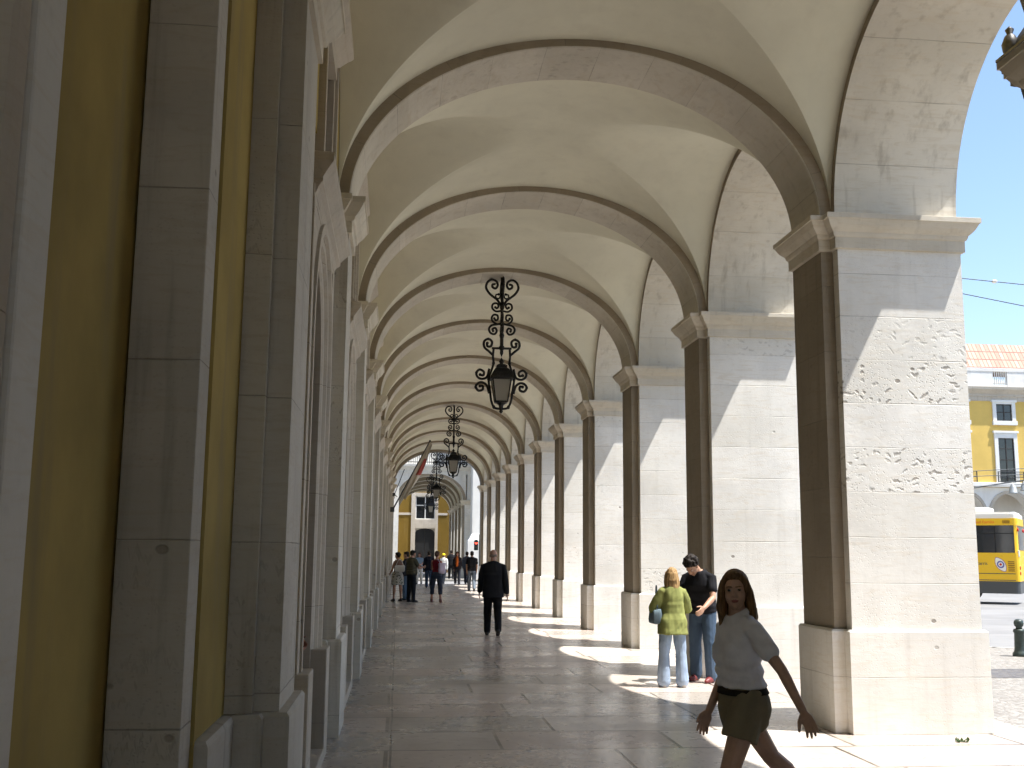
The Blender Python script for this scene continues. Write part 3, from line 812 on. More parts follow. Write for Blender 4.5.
# square iron lantern on a bracket, on the street front beside the pier head
wl_=empty('wall_lantern',(7.10,10.60,7.30)); tag(wl_,'square dark iron lantern with corner knobs on a bracket outside, cut by the right edge','lantern')
def sqr(h): return rect(-h,h,-h,h)
bm=bmesh.new(); moulding(bm,sqr(.30),[(.0,-.34),(.03,-.32),(.03,-.27),(.0,-.24),(.05,-.18),(.09,-.15),(.09,-.11),(.06,-.09),(.10,-.03),(.13,.0),(.13,.03),(.03,.06),(-.02,.20),(-.10,.34),(-.2,.44),(-.27,.62)])
finish('lamp_roof',bm,M['iron'],wl_)
for sx in (-1,1):
    for sy in (-1,1):
        bm=bmesh.new(); lathe(bm,[(.06,.0),(.085,.08),(.095,.16),(.06,.25),(.03,.28),(.05,.33),(.0,.38)],n=12); finish('knob',bm,M['iron'],wl_,True,loc=(sx*.31,sy*.31,.02))
bm=bmesh.new()
for sx in (-1,1):
    for sy in (-1,1): tube(bm,[(sx*.25,sy*.25,-.33),(sx*.15,sy*.15,-1.05)],.02,5)
moulding(bm,sqr(.15),[(.02,-1.08),(.02,-1.03),(-.02,-1.0)]); lathe(bm,[(.14,-1.06),(.06,-1.14),(.04,-1.2),(.0,-1.25)],n=10)
finish('lamp_frame',bm,M['iron'],wl_)
bm=bmesh.new(); moulding(bm,sqr(.15),[(.0,-1.02),(.09,-.36),(.09,-.345)]); finish('pane',bm,M['lampglass'],wl_)
bm=bmesh.new(); tube(bm,[(0,0,.55),(0,0,1.35),(-1.28,0,1.35)],.03,6); tube(bm,[(-1.28,0,.75),(-.8,0,1.0),(-.1,0,1.3)],.022,6); box(bm,-1.29,-1.25,-.08,.08,.6,1.5)
finish('bracket',bm,M['iron'],wl_)

# ------------------------------------------------------------------ flag and poles on the inner wall
fp=empty('flagpole',(-.22,44,3.40)); tag(fp,'slanting flagpole on the inner wall with a limp white flag bearing a red patch','flagpole')
tipv=Vector((1.42,0,2.77))
bm=bmesh.new(); tube(bm,[(0,0,0),tipv],[.03,.02],8); ellipsoid(bm,tipv,(.04,.04,.05),seg=8,rings=6); box(bm,-.12,.05,-.07,.07,-.12,.08,.01); finish('pole',bm,M['rail'],fp,True)
s=NT('flag_cloth'); o_=s.obj(); xx,yy,zz=s.sep(o_)
red=s.math('MULTIPLY',s.ramp(zz,1.35,1.40),s.ramp(zz,2.02,2.07,1,0)); edge=s.ramp(s.math('SUBTRACT',s.math('MULTIPLY',zz,.513),xx),-.17,-.15,1,0)
s.out(s.mix(s.math('MULTIPLY',red,edge),(.52,.48,.42),(.36,.07,.06)),.8); M['flag']=s.m
bm=bmesh.new(); G=[]
for i in range(31):
    t=.22+.78*i/30; p=tipv*t; row=[]
    w_=.16+.14*math.sin(min(1,(1-t)/.7)*math.pi*.8)
    for j in range(9):
        q=j/8; row.append(bm.verts.new((p.x+.01+.02*math.sin(q*9+i*.3)+w_*q*.60, p.y+.07*math.sin(q*11+i*.22)*q, p.z-w_*q*1.05)))
    G.append(row)
for a,b in zip(G,G[1:]):
    for j in range(8): bm.faces.new((a[j],a[j+1],b[j+1],b[j]))
fo=finish('flag',bm,M['flag'],fp,True); md=fo.modifiers.new('t','SOLIDIFY'); md.thickness=.006
bp=empty('bare_pole',(-.2,50,4.30)); tag(bp,'thin bare pole leaning out from the inner wall behind the flag','pole')
bm=bmesh.new(); tube(bm,[(0,0,0),(.42,0,1.15)],.022,6); finish('pole',bm,M['rail'],bp)
bm=bmesh.new(); box(bm,-.1,.03,-.05,.05,-.08,.06,.01); tube(bm,[(0,0,.0),(.12,0,-.12)],.02,6); finish('bracket',bm,M['rail'],bp)

# ------------------------------------------------------------------ street things
tl=empty('traffic_light',(4.93,66,-.13)); tag(tl,'pedestrian traffic light showing a red signal in the street beyond the arcade','traffic light')
bm=bmesh.new(); lathe(bm,[(.09,0),(.09,.25),(.055,.3),(.055,2.9),(.0,2.93)],n=10); finish('pole',bm,M['rail'],tl,True)
bm=bmesh.new(); box(bm,-.34,-.10,-.12,.10,1.95,2.55,.02)
for z in (2.40,2.12): tube(bm,[(-.22,-.26,z+.09),(-.22,-.12,z+.09)],[.10,.11],8)
hs=finish('signal_head',bm,M['iron'],tl)
s=NT('red_signal'); s.b.inputs['Emission Color'].default_value=(1,.06,.03,1); s.b.inputs['Emission Strength'].default_value=3; s.out((.5,.02,.02),.3); M['redlamp']=s.m
bm=bmesh.new(); lathe(bm,[(.08,0),(.06,.03),(.0,.045)],n=12); bmesh.ops.rotate(bm,verts=bm.verts,matrix=Matrix.Rotation(R(90),3,'X')); finish('red_lamp',bm,M['redlamp'],hs,True,loc=(-.22,-.12,2.40))
M['greenlamp']=simple('unlit_lamp',(.02,.05,.03),.2)
bm=bmesh.new(); lathe(bm,[(.08,0),(.06,.03),(.0,.045)],n=12); bmesh.ops.rotate(bm,verts=bm.verts,matrix=Matrix.Rotation(R(90),3,'X')); finish('unlit_lamp',bm,M['greenlamp'],hs,True,loc=(-.22,-.12,2.12))

M['bollard']=simple('bollard_iron',(.035,.05,.045),.45,.3,nscale=20)
bo=empty('bollard',(10.95,18.5,-.012)); tag(bo,'dark cast iron bollard with a ball top at the pavement edge','bollard')
bm=bmesh.new(); lathe(bm,[(.13,0),(.13,.05),(.105,.08),(.095,.12),(.085,.40),(.10,.42),(.10,.45),(.085,.47)],n=18); finish('post',bm,M['bollard'],bo,True)
bm=bmesh.new(); lathe(bm,[(.06,.47),(.05,.50),(.075,.53),(.085,.57),(.075,.61),(.05,.635),(.0,.645)],n=18); finish('ball_top',bm,M['bollard'],bo,True)

M['cable']=simple('cable',(.05,.06,.07),.5)
def wire(pts,lab,r=.012,ins=None):
    bm=bmesh.new(); tube(bm,pts,r,5)
    o=finish('overhead_wire',bm,M['cable'],smooth=True); tag(o,lab,'wire','overhead wires across the street')
    if ins:
        bm=bmesh.new(); ellipsoid(bm,ins,(.11,.11,.08),seg=10,rings=6); finish('insulator',bm,M['whitepaint'],o,True)
def hang(a,b,sag,n=14): return [Vector(a).lerp(Vector(b),i/n)-Vector((0,0,sag*4*(i/n)*(1-i/n))) for i in range(n+1)]
wire(hang((12,40,13.37),(60,40,10.25),.0),'thin overhead wire with a small white insulator against the sky',.02,(23.55,40,12.62))
wire(hang((12,40,13.75),(60,40,5.86),.0),'lower of two thin overhead wires crossing the blue sky beside the pier',.02)
for i,(za,zb) in enumerate(((6.25,7.35),(6.05,6.7),(5.45,6.1))):
    wire(hang((24,62,za),(64,62,zb+1.9),.3),('uppermost','middle','lowest')[i]+' of three wires stretched across the yellow facade behind the bus',.02)
# street lamp bracket fitting in front of the far facade
sl=empty('street_lamp',(39.6,66,-.13)); tag(sl,'grey street lamp with two small hooded heads behind the bus','street lamp')
bm=bmesh.new(); tube(bm,[(-4.5,0,0),(-4.5,0,5.6),(-4.2,0,6.0),(.6,0,6.75)],[.08,.06,.05,.035],8); finish('pole',bm,M['rail'],sl,True)
M['greybox']=simple('grey_metal',(.35,.37,.37),.5,.3)
for x,z in ((-.35,6.32),(.45,6.5)):
    bm=bmesh.new(); lathe(bm,[(.30,-.45),(.26,-.40),(.20,-.05),(.08,.15),(.0,.2)],(x,0,z),n=10); finish('lamp_head',bm,M['greybox'],sl,True)

# weed at the foot of the nearest pier
M['leaf']=simple('weed_leaf',(.05,.10,.02),.6,nscale=40)
bm=bmesh.new(); rg=random.Random(3)
for i in range(40):
    a=rg.uniform(0,6.28); l=rg.uniform(.02,.055); e=rg.uniform(.2,1.2); c=Vector((rg.uniform(-.07,.07),rg.uniform(-.03,.03),0))
    d=Vector((math.cos(a)*math.cos(e),math.sin(a)*math.cos(e),math.sin(e))); sd_=Vector((-math.sin(a),math.cos(a),0))*.011
    v=[bm.verts.new(c),bm.verts.new(c+d*l*.6+sd_),bm.verts.new(c+d*l),bm.verts.new(c+d*l*.6-sd_)]; bm.faces.new(v)
wd=finish('weed',bm,M['leaf'],loc=(5.30,10.02,0),recalc=False); tag(wd,'small green weed growing from a floor joint by the nearest pier','plant')

# ------------------------------------------------------------------ bus
M['busyellow']=simple('bus_yellow',(.80,.49,.015),.3,spec=.5); M['buswhite']=simple('bus_white',(.78,.77,.73),.35); M['busdark']=simple('bus_skirt',(.06,.065,.07),.5)
M['busorange']=simple('bus_lettering',(.75,.16,.01),.5); M['rubber']=simple('rubber',(.012,.012,.012),.8); M['rim']=simple('wheel_rim',(.3,.3,.31),.4,.6)
M['tail']=simple('tail_lamp',(.5,.02,.015),.25); M['seat']=simple('bus_seat',(.16,.17,.18),.8); M['blue']=simple('emblem_blue',(.10,.10,.35),.5); M['grille']=simple('grille',(.30,.16,.01),.6)
bus=empty('bus',(24.05,40.3,-.13),R(-36)); bus.scale=(1.03,1.03,1.05); tag(bus,'yellow city bus with a white roof and dark windows on the street','bus')
BL,BW=11.5,2.5
prof=[(0,.42),(0,2.95),(.03,3.12),(.12,3.25)]
def bus_prism(bm,z0,z1,ins=0,mi=0,r=.16):
    ring=[]
    for (cx,cy,a0) in ((-r-ins,r+ins,-90),(-r-ins,BW-r-ins,0),(-BL+r+ins,BW-r-ins,90),(-BL+r+ins,r+ins,180)):
        for i in range(5): 
            a=R(a0+90*i/4); ring.append((cx+r*math.cos(a),cy+r*math.sin(a)))
    lo=[bm.verts.new((x,y,z0)) for x,y in ring]; hi=[bm.verts.new((x,y,z1)) for x,y in ring]; n=len(ring)
    for i in range(n): bm.faces.new((lo[i],lo[(i+1)%n],hi[(i+1)%n],hi[i]))
    bm.faces.new(lo[::-1]); bm.faces.new(hi)
bm=bmesh.new(); bus_prism(bm,.85,1.90); bus_prism(bm,1.90,3.0,.03); bus_prism(bm,2.92,3.18,.0); bb=finish('body',bm,M['busyellow'],bus)
bm=bmesh.new(); bus_prism(bm,.40,.85,.02); finish('skirt',bm,M['busdark'],bus)
bm=bmesh.new(); bus_prism(bm,3.18,3.34,.02); bus_prism(bm,3.34,3.42,.10); box(bm,-4.2,-1.0,.5,2.0,3.42,3.62,.06); box(bm,-9,-6,.5,2.0,3.42,3.6,.06); finish('roof',bm,M['buswhite'],bus)
for i in range(8):
    x1=-.14-i*1.42
    bm=bmesh.new(); box(bm,x1-1.38,x1,.018,.04,1.84,2.94,.01); wv=finish('window',bm,M['blackglass'],bus)
    bm=bmesh.new(); box(bm,x1-.69,x1-.65,.008,.03,1.84,2.94); finish('mullion',bm,M['rubber'],wv)
    bm=bmesh.new(); box(bm,x1-1.34,x1,.010,.03,2.60,2.63); finish('sash',bm,M['rubber'],wv)
bm=bmesh.new(); box(bm,-.04,-.018,.35,2.15,2.0,2.9,.01); finish('rear_window',bm,M['blackglass'],bus)
for z in (2.75,1.35,1.15):
    for y in (.16,2.34):
        bm=bmesh.new(); ellipsoid(bm,(-.005,y,z),(.03,.07,.08),seg=10,rings=6); finish('tail_lamp',bm,M['tail'],bus,True)
bm=bmesh.new(); box(bm,-.05,.01,.06,.2,1.75,2.0,.02); finish('lamp_panel',bm,M['buswhite'],bus)
for x0,x1,z0,z1 in ((-.52,-.26,2.99,3.11),(-.40,-.18,1.22,1.62)):
    bm=bmesh.new()
    for i in range(6): zz=z0+(z1-z0)*i/6; box(bm,x0,x1,-.014,.01,zz,zz+(z1-z0)/11)
    finish('vent',bm,M['grille'],bus)
for z in (.88,1.12):
    bm=bmesh.new(); box(bm,-BL+.2,-.16,-.010,.02,z,z+.025); finish('trim_strip',bm,M['busdark'],bus)
# emblem: slanted white eye with coloured rings
def disc(bm,cx,cz,rx,rz,rot,y,n=28,lens=False):
    vs=[]
    for i in range(n):
        a=2*math.pi*i/n; x=rx*math.cos(a); z=rz*math.sin(a)
        if lens: z=rz*math.copysign(abs(math.sin(a))**1.5,math.sin(a))
        vs.append((cx+x*math.cos(rot)-z*math.sin(rot),cz+x*math.sin(rot)+z*math.cos(rot)))
    a_=[bm.verts.new((x,y,z)) for x,z in vs]; b_=[bm.verts.new((x,y+.006,z)) for x,z in vs]
    bm.faces.new(a_)
    for i in range(n): bm.faces.new((a_[i],a_[(i+1)%n],b_[(i+1)%n],b_[i]))
em=None
for rx,rz,m,y,ln in ((.31,.17,'redtrim',-.006,True),(.29,.15,'buswhite',-.009,True),(.14,.125,'blue',-.012,False),(.085,.08,'buswhite',-.015,False),(.045,.045,'tail',-.018,False)):
    if m=='redtrim': M[m]=simple('emblem_outline',(.35,.10,.20),.5)
    bm=bmesh.new(); disc(bm,-.66,1.47,rx,rz,R(-58),y,lens=ln); em_=finish('emblem' if em is None else 'emblem_ring',bm,M[m],bus if em is None else em); em=em or em_
def lettering(txt,size,mat,parent,x,y,z,name='lettering'):
    cu=bpy.data.curves.new('t','FONT'); cu.body=txt; cu.size=size; cu.extrude=.004
    to=bpy.data.objects.new('t',cu); col.objects.link(to)
    dg=bpy.context.evaluated_depsgraph_get(); me=bpy.data.meshes.new_from_object(to.evaluated_get(dg)); bpy.data.objects.remove(to)
    me.materials.clear(); me.materials.append(mat)
    o=bpy.data.objects.new(name,me); o.rotation_euler=(R(90),0,0); o.location=(x,y,z); link(o,parent)
lettering('Saad Familia',.155,M['busorange'],bus,-1.55,-.006,2.995)
lettering('30',.24,M['busdark'],bus,-1.92,-.006,2.96,'route_number')
lettering('carris',.17,M['busdark'],bus,-1.5,-.006,1.45)
for x in (-2.1,-8.6):
    for y in (.02,BW-.30):
        bm=bmesh.new(); lathe(bm,[(.30,0),(.46,.0),(.48,.03),(.48,.25),(.46,.28),(.30,.28)],n=24); bmesh.ops.rotate(bm,verts=bm.verts,matrix=Matrix.Rotation(R(-90),3,'X')); wh=finish('wheel',bm,M['rubber'],bus,True,loc=(x,y,.48))
        bm=bmesh.new(); lathe(bm,[(.30,.02),(.27,.04),(.12,.06),(.10,.0),(.0,.0)],n=20); bmesh.ops.rotate(bm,verts=bm.verts,matrix=Matrix.Rotation(R(-90),3,'X')); finish('rim',bm,M['rim'],wh,True)

# ------------------------------------------------------------------ people
def remesh(bm, voxel, it=2):
    me=bpy.data.meshes.new('tmp'); bmesh.ops.recalc_face_normals(bm,faces=bm.faces[:]); bm.to_mesh(me); bm.free()
    o=bpy.data.objects.new('tmp',me); col.objects.link(o)
    md=o.modifiers.new('r','REMESH'); md.mode='VOXEL'; md.voxel_size=voxel; md.adaptivity=0
    dg=bpy.context.evaluated_depsgraph_get(); m2=bpy.data.meshes.new_from_object(o.evaluated_get(dg))
    bpy.data.objects.remove(o); bpy.data.meshes.remove(me)
    b2=bmesh.new(); b2.from_mesh(m2); bpy.data.meshes.remove(m2)
    for _ in range(it): bmesh.ops.smooth_vert(b2,verts=b2.verts[:],factor=.5,use_axis_x=True,use_axis_y=True,use_axis_z=True)
    return b2
def folds(bm, amp, sx=9, sz=4, seed=0):
    bm.normal_update()
    for v in bm.verts:
        p=Vector((v.co.x*sx+seed*3.1,v.co.y*sx+seed*1.7,v.co.z*sz-seed))
        w=noise.noise(p)+.5*noise.noise(p*2.3)
        q=abs(noise.noise(Vector((v.co.x*5+seed,v.co.y*5,v.co.z*9+v.co.x*7))))
        v.co+=v.normal*(amp*w+amp*.9*(.35-q))
def skin_limb(bm, pts, rad, n=12):
    """capsule chain: closed tapered tube with rounded ends"""
    pts=[Vector(p) for p in pts]
    d0=(pts[1]-pts[0]).normalized(); d1=(pts[-1]-pts[-2]).normalized()
    P=[]; Q=[]
    for a in (80,50,25): P.append(pts[0]-d0*rad[0]*math.sin(R(a))); Q.append(rad[0]*math.cos(R(a)))
    P+=pts; Q+=list(rad)
    for a in (25,50,80): P.append(pts[-1]+d1*rad[-1]*math.sin(R(a))); Q.append(rad[-1]*math.cos(R(a)))
    tube(bm,P,Q,n)
def loft(bm, secs, U, n=22):
    """secs: (y, z, rx, ry, squareness) horizontal rings through U"""
    rings=[]
    for y,z,rx,ry in secs:
        ring=[]
        for k in range(n):
            a=2*math.pi*k/n; c,s_=math.cos(a),math.sin(a)
            e=.82
            ring.append(bm.verts.new(U(Vector((rx*math.copysign(abs(c)**e,c), y+ry*math.copysign(abs(s_)**e,s_), z)))))
        rings.append(ring)
    for a,b in zip(rings,rings[1:]):
        for k in range(n): bm.faces.new((a[k],a[(k+1)%n],b[(k+1)%n],b[k]))
    bm.faces.new(rings[0][::-1]); bm.faces.new(rings[-1])

SKM={}
def skin_mat(tone):
    if tone not in SKM: SKM[tone]=simple('skin',tone,.5,spec=.35,nscale=14,namt=.10)
    return SKM[tone]
CL={}
def cloth(c, kind='cloth'):
    key=(c,kind)
    if key not in CL:
        s=NT(kind); o=s.obj()
        a=s.noise(o,5,4,.6); wv=s.noise(s.mapping(o,(1,1,.4)),90,2)
        base=s.mix(s.ramp(a,.3,.7),[v*.85 for v in c],[min(1,v*1.1) for v in c])
        if kind=='denim':
            base=s.mix(s.math('MULTIPLY',s.ramp(s.noise(s.mapping(o,(4,4,1.2)),1.6,3),.45,.7),.5),base,[min(1,v*1.7+.03) for v in c])
        if kind=='print':
            vo=s.n('ShaderNodeTexVoronoi'); vo.inputs['Scale'].default_value=16; s.l(o,vo.inputs['Vector'])
            base=s.mix(s.ramp(vo.outputs['Distance'],.3,.42),base,(.45,.44,.40))
        CL[key]=s.out(base,.85,wv,.12,.002,spec=.15)
    return CL[key]
HM={}
def hair_mat(c):
    if c not in HM:
        s=NT('hair'); o=s.obj(); st=s.noise(s.mapping(o,(60,60,4)),1.5,3)
        HM[c]=s.out(s.mix(s.ramp(st,.3,.7),[v*.55 for v in c],[min(1,v*1.5) for v in c]),.6,st,.5,.004,spec=.15)
    return HM[c]
SHOE={}
def shoe_mat(c):
    if c not in SHOE: SHOE[c]=simple('shoe_leather',c,.5)
    return SHOE[c]
FACE=[simple('lips',(.30,.10,.08),.45),simple('eye_white',(.26,.24,.22),.3),simple('iris',(.03,.025,.02),.15)]

def person(label, pos, rz, H=1.72, sex='m', lean=0, twist=0, head=(0,0,0), legs=((0,3,2),(0,3,2)), arms=((0,8,8,4),(0,8,8,4)),
           top=('tee',(.5,.5,.5)), bottom=('trousers',(.05,.06,.09),'denim'), hair=('short',(.03,.022,.016)), shoe=(.02,.02,.02), skin=(.42,.25,.17),
           voxel=.011, width=1.0, group=None, detail=False, curl=18, spread=0, flare=0, extra=None, feet=True):
    k=H/1.70
    root=empty('person',pos,R(rz)); tag(root,label,'person',group)
    piv=Vector((0,0,.95)); Rt=Matrix.Rotation(R(twist),3,'Z')@Matrix.Rotation(R(lean),3,'X')
    fem=sex=='f'
    sw=(.150 if fem else .182)*width
    # legs (index 0 = person's left, +x)
    J={}
    low=9
    for i,s_ in ((0,1),(1,-1)):
        fl,ab,kn=legs[i]
        hip=Vector((s_*.088,0,.92))
        d=Vector((s_*math.sin(R(ab)),-math.sin(R(fl))*math.cos(R(ab)),-math.cos(R(fl))*math.cos(R(ab))))
        knee=hip+d*.43
        g=fl-kn; d2=Vector((s_*math.sin(R(ab*.4)),-math.sin(R(g)),-math.cos(R(g)))).normalized()
        ank=knee+d2*.42
        J[i]=[hip,knee,ank,d2,g]; low=min(low,ank.z-.08*math.cos(R(g))-.0)
    dz=-low
    def shift(v): return v+Vector((0,0,dz))
    for i in J: J[i][:3]=[shift(v) for v in J[i][:3]]
    def U(p): return shift(piv+Rt@(Vector(p)-piv))
    A={}
    for i,s_ in ((0,1),(1,-1)):
        fl,ab,el,inn=arms[i]
        sh=U((s_*sw,.01,1.352))
        def dr(f_,a_): 
            v=Vector((s_*math.sin(R(a_)),-math.sin(R(f_))*math.cos(R(a_)),-math.cos(R(f_))*math.cos(R(a_))))
            return (Matrix.Rotation(R(twist),3,'Z')@v).normalized()
        d1=dr(fl,ab); d2=dr(fl+el,-inn if inn else ab)
        elb=sh+d1*.285; wr=elb+d2*.245
        A[i]=(sh,elb,wr,d1,d2)
    yaw,pitch,roll=head
    Rh=Matrix.Rotation(R(twist+yaw),3,'Z')@Matrix.Rotation(R(lean*.5+pitch),3,'X')@Matrix.Rotation(R(roll),3,'Y')
    nb=U((0,.012,1.43)); hc=nb+Rh@Vector((0,-.018,.150))
    def Hd(p): return hc+Rh@Vector(p)
    # ---------------- torso sections
    if fem: T=[(0,.80,.150,.10),(0.010,.88,.174,.118),(0.010,.95,.166,.112),(0,1.04,.133,.090),(-.002,1.12,.124,.085),(-.006,1.22,.138,.096),(-.004,1.29,.146,.094),(0.006,1.36,.135,.076),(.012,1.405,.095,.062),(.014,1.45,.055,.052)]
    else: T=[(0,.80,.150,.105),(0,.88,.165,.115),(0,.96,.160,.112),(0,1.06,.150,.105),(0,1.18,.160,.112),(-.006,1.28,.176,.118),(.004,1.35,.165,.096),(.01,1.41,.112,.074),(.012,1.46,.064,.058)]
    T=[(y,z,rx*width,ry*width) for y,z,rx,ry in T]
    def pelvis_sec(T,z0,z1,off): return [(y,z,rx+off,ry+off) for y,z,rx,ry in T if z0<=z<=z1]
    # ---------------- body
    bm=bmesh.new()
    loft(bm,[(y,z,rx*.93,ry*.93) for y,z,rx,ry in T],U)
    fr=.050 if fem else .058
    skin_limb(bm,[nb-Rt@Vector((0,0,.05)),nb.lerp(Hd((0,.015,-.06)),.6),Hd((0,.015,-.05))],[fr*1.15,fr,fr*.98])
    tl=(.082,.060,.040) if fem else (.085,.062,.043)
    for i in J:
        hip,knee,ank,d2,g=J[i]
        skin_limb(bm,[hip,hip.lerp(knee,.5),knee,knee.lerp(ank,.28)+Vector((0,.012,0)),knee.lerp(ank,.65),ank],[tl[0],tl[0]*.86,tl[1]*.92,tl[1]*.98,tl[1]*.70,tl[2]])
        fwd=Vector((0,-math.cos(R(-g*.0)),0)); 
        tilt=max(-5,min(40,-g)) if g<-8 else 0
        fd=Vector((0,-math.cos(R(tilt)),-math.sin(R(tilt)))); fu=Vector((0,-math.sin(R(tilt)),math.cos(R(tilt))))
        J[i]+= [fd,fu]
        skin_limb(bm,[ank-fd*.02-fu*.03,ank+fd*.09-fu*.045,ank+fd*.155-fu*.058],[.036,.032,.022])
    al=(.043,.036,.033,.024) if fem else (.052,.043,.041,.028)
    for i,s_ in ((0,1),(1,-1)):
        sh,elb,wr,d1,d2=A[i]
        skin_limb(bm,[sh,sh.lerp(elb,.45),elb,elb.lerp(wr,.25),wr],[al[0]*.94,al[0]*.97,al[1]*.92,al[2],al[3]])
        # hand
        nrm=Vector((-s_,0,0)); nrm=Rt@nrm; nrm=(nrm-d2*nrm.dot(d2)).normalized(); th=nrm.cross(d2)
        if th.dot(Vector((0,-1,0)))<0: th=-th
        hs=.89 if fem else 1.03
        for q in (-1.,-.33,.33,1.): skin_limb(bm,[wr+d2*.005,wr+d2*.05*hs+th*q*.026*hs,wr+d2*.092*hs+th*q*.031*hs],[.017,.015,.0125])
        fl4=(.062,.078,.083,.072)
        for j,q in enumerate((-1.,-.36,.30,.98)):
            a=R(curl*.6+j*1.5); p=wr+d2*.088*hs+th*q*.031*hs; pts=[p]; sp=th*math.tan(R(spread*q))
            for seg,w_ in ((.44,1.),(.31,1.9),(.25,2.6)):
                dd=(d2*math.cos(a*w_)+nrm*math.sin(a*w_)+sp).normalized(); p=p+dd*fl4[j]*seg*hs; pts.append(p)
            skin_limb(bm,pts,[.0105,.0098,.0090,.0078],8)
        p=wr+d2*.028*hs+th*.026*hs; a1=(d2*.62+th*.70+nrm*.25).normalized(); a2=(d2*.86+th*.32+nrm*.35).normalized()
        skin_limb(bm,[p,p+a1*.040*hs,p+a1*.040*hs+a2*.032*hs,p+a1*.040*hs+a2*.056*hs],[.0155,.0125,.0110,.0085],8)
    # head
    E=lambda c,r:ellipsoid(bm,Hd(c),r,rot=Rh,seg=18,rings=12)
    E((0,.014,.030),(.075,.096,.086)); E((0,-.024,-.030),(.061,.068,.080)); E((0,-.040,-.080),(.040,.042,.032)); E((0,-.074,-.094),(.020,.016,.016))
    for s_ in (-1,1):
        E((s_*.076,.010,-.010),(.011,.020,.031)); E((s_*.036,-.066,-.036),(.022,.020,.022)); E((s_*.031,-.079,.024),(.022,.010,.007))
        E((s_*.031,-.079,.002),(.0135,.0105,.0085))
    skin_limb(bm,[Hd((0,-.085,.010)),Hd((0,-.101,-.022)),Hd((0,-.104,-.032))],[.0075,.0105,.0125],10)
    E((.011,-.095,-.034),(.008,.010,.007)); E((-.011,-.095,-.034),(.008,.010,.007))
    E((0,-.088,-.058),(.021,.009,.0055)); E((0,-.087,-.067),(.019,.009,.0065))
    b2=remesh(bm,voxel,2 if voxel>.006 else 2)
    mats=[skin_mat(skin),hair_mat(hair[1])]+FACE
    Ri=Rh.transposed()
    for f_ in b2.faces:
        q=Ri@(f_.calc_center_median()-hc); f_.material_index=0
        if q.y<-.062:
            if ((q.x/.021)**2+((q.z+.0625)/.0095)**2)<1: f_.material_index=2
            ex=(abs(q.x)-.031)
            if (ex/.0125)**2+((q.z-.002)/.0062)**2<1: f_.material_index=4 if abs(ex)<.0065 else 3
            if abs(ex)<.021 and abs(q.z-.024+.25*abs(ex))<.0032: f_.material_index=1
    for v in b2.verts: v.co*=k
    finish('body',b2,mats,root,True)
    # ---------------- clothing
    def done(name,bm,mat,vox,amp,seed,sx=9,sz=4):
        b=remesh(bm,vox,2); folds(b,amp,sx,sz,seed)
        for v in b.verts: v.co*=k
        return finish(name,b,mat,root,True)
    seed=len(label)%17+pos[0]
    kind=top[0]; cv=max(voxel,.007)
    tc=cloth(top[1],'cloth')
    off={'tee':.022,'tank':.012,'jacket':.028,'blouse':.034,'shirt':.024,'polo':.020}[kind]
    hem={'tee':.86,'tank':.90,'jacket':.73,'blouse':.70,'shirt':.84,'polo':.93}[kind]
    if len(top)>2: hem=top[2]
    bm=bmesh.new()
    secs=[]
    def rad(z):
        if z<=T[0][1]: return T[0]
        for a,b in zip(T,T[1:]):
            if a[1]<=z<=b[1]:
                t=(z-a[1])/(b[1]-a[1]); return tuple(a[j]+(b[j]-a[j])*t for j in range(4))
        return T[-1]
    ztop=1.40 if kind=='tank' else (1.425 if fem else 1.45)
    nz=16
    for i in range(nz+1):
        z=hem+(ztop-hem)*i/nz; y,_,rx,ry=rad(max(z,.86))
        lo=.012 if (z<1.2 and kind in('tee','shirt','polo','blouse','jacket')) else 0
        if fem and kind in('polo','tee') : lo*=.6
        if z<.86: lo+=(.86-z)*.12
        secs.append((y,z,rx+off*.9+lo,ry+off*.9+lo))
    loft(bm,secs,U)
    if fem and kind!='jacket':
        for s_ in (-1,1): ellipsoid(bm,U((s_*.064,-.072,1.235)),(.064,.056,.064),seg=14,rings=9)
    if kind!='tank':
        frac={'tee':.62,'polo':.60,'jacket':1.94,'blouse':1.72,'shirt':1.9}[kind]
        for i,s_ in ((0,1),(1,-1)):
            sh,elb,wr,d1,d2=A[i]
            inn=U((s_*sw*.55,.01,1.385))
            ro=al[0]+off*.85
            if frac<1: skin_limb(bm,[inn,sh,sh.lerp(elb,frac*.9)],[ro*.80,ro*1.02,ro*1.0])
            else:
                e=elb.lerp(wr,frac-1); wv=1.2 if kind=='blouse' else 1.
                skin_limb(bm,[inn,sh,sh.lerp(elb,.5),elb,e],[ro*.72,ro*.97,ro*.96*wv,(al[1]+off*.8)*wv,(al[2]+off*.55)*wv])
    else:
        for s_ in (-1,1): skin_limb(bm,[U((s_*.085,-.085,1.33)),U((s_*.095,.0,1.435)),U((s_*.085,.075,1.33))],[.022,.020,.022])
    if kind in('polo','shirt','jacket'):
        n=16; rr=(.062 if fem else .07)
        for j in range(n):
            a=2*math.pi*j/n; b_=2*math.pi*(j+1)/n
            skin_limb(bm,[nb+Rt@Vector((rr*math.cos(a),rr*math.sin(a)-.004,.006+.022*math.sin(a))),nb+Rt@Vector((rr*math.cos(b_),rr*math.sin(b_)-.004,.006+.022*math.sin(b_)))],[.016,.016],8)
    nm={'tee':'t_shirt','tank':'tank_top','jacket':'jacket','blouse':'tunic','shirt':'shirt','polo':'polo_shirt'}[kind]
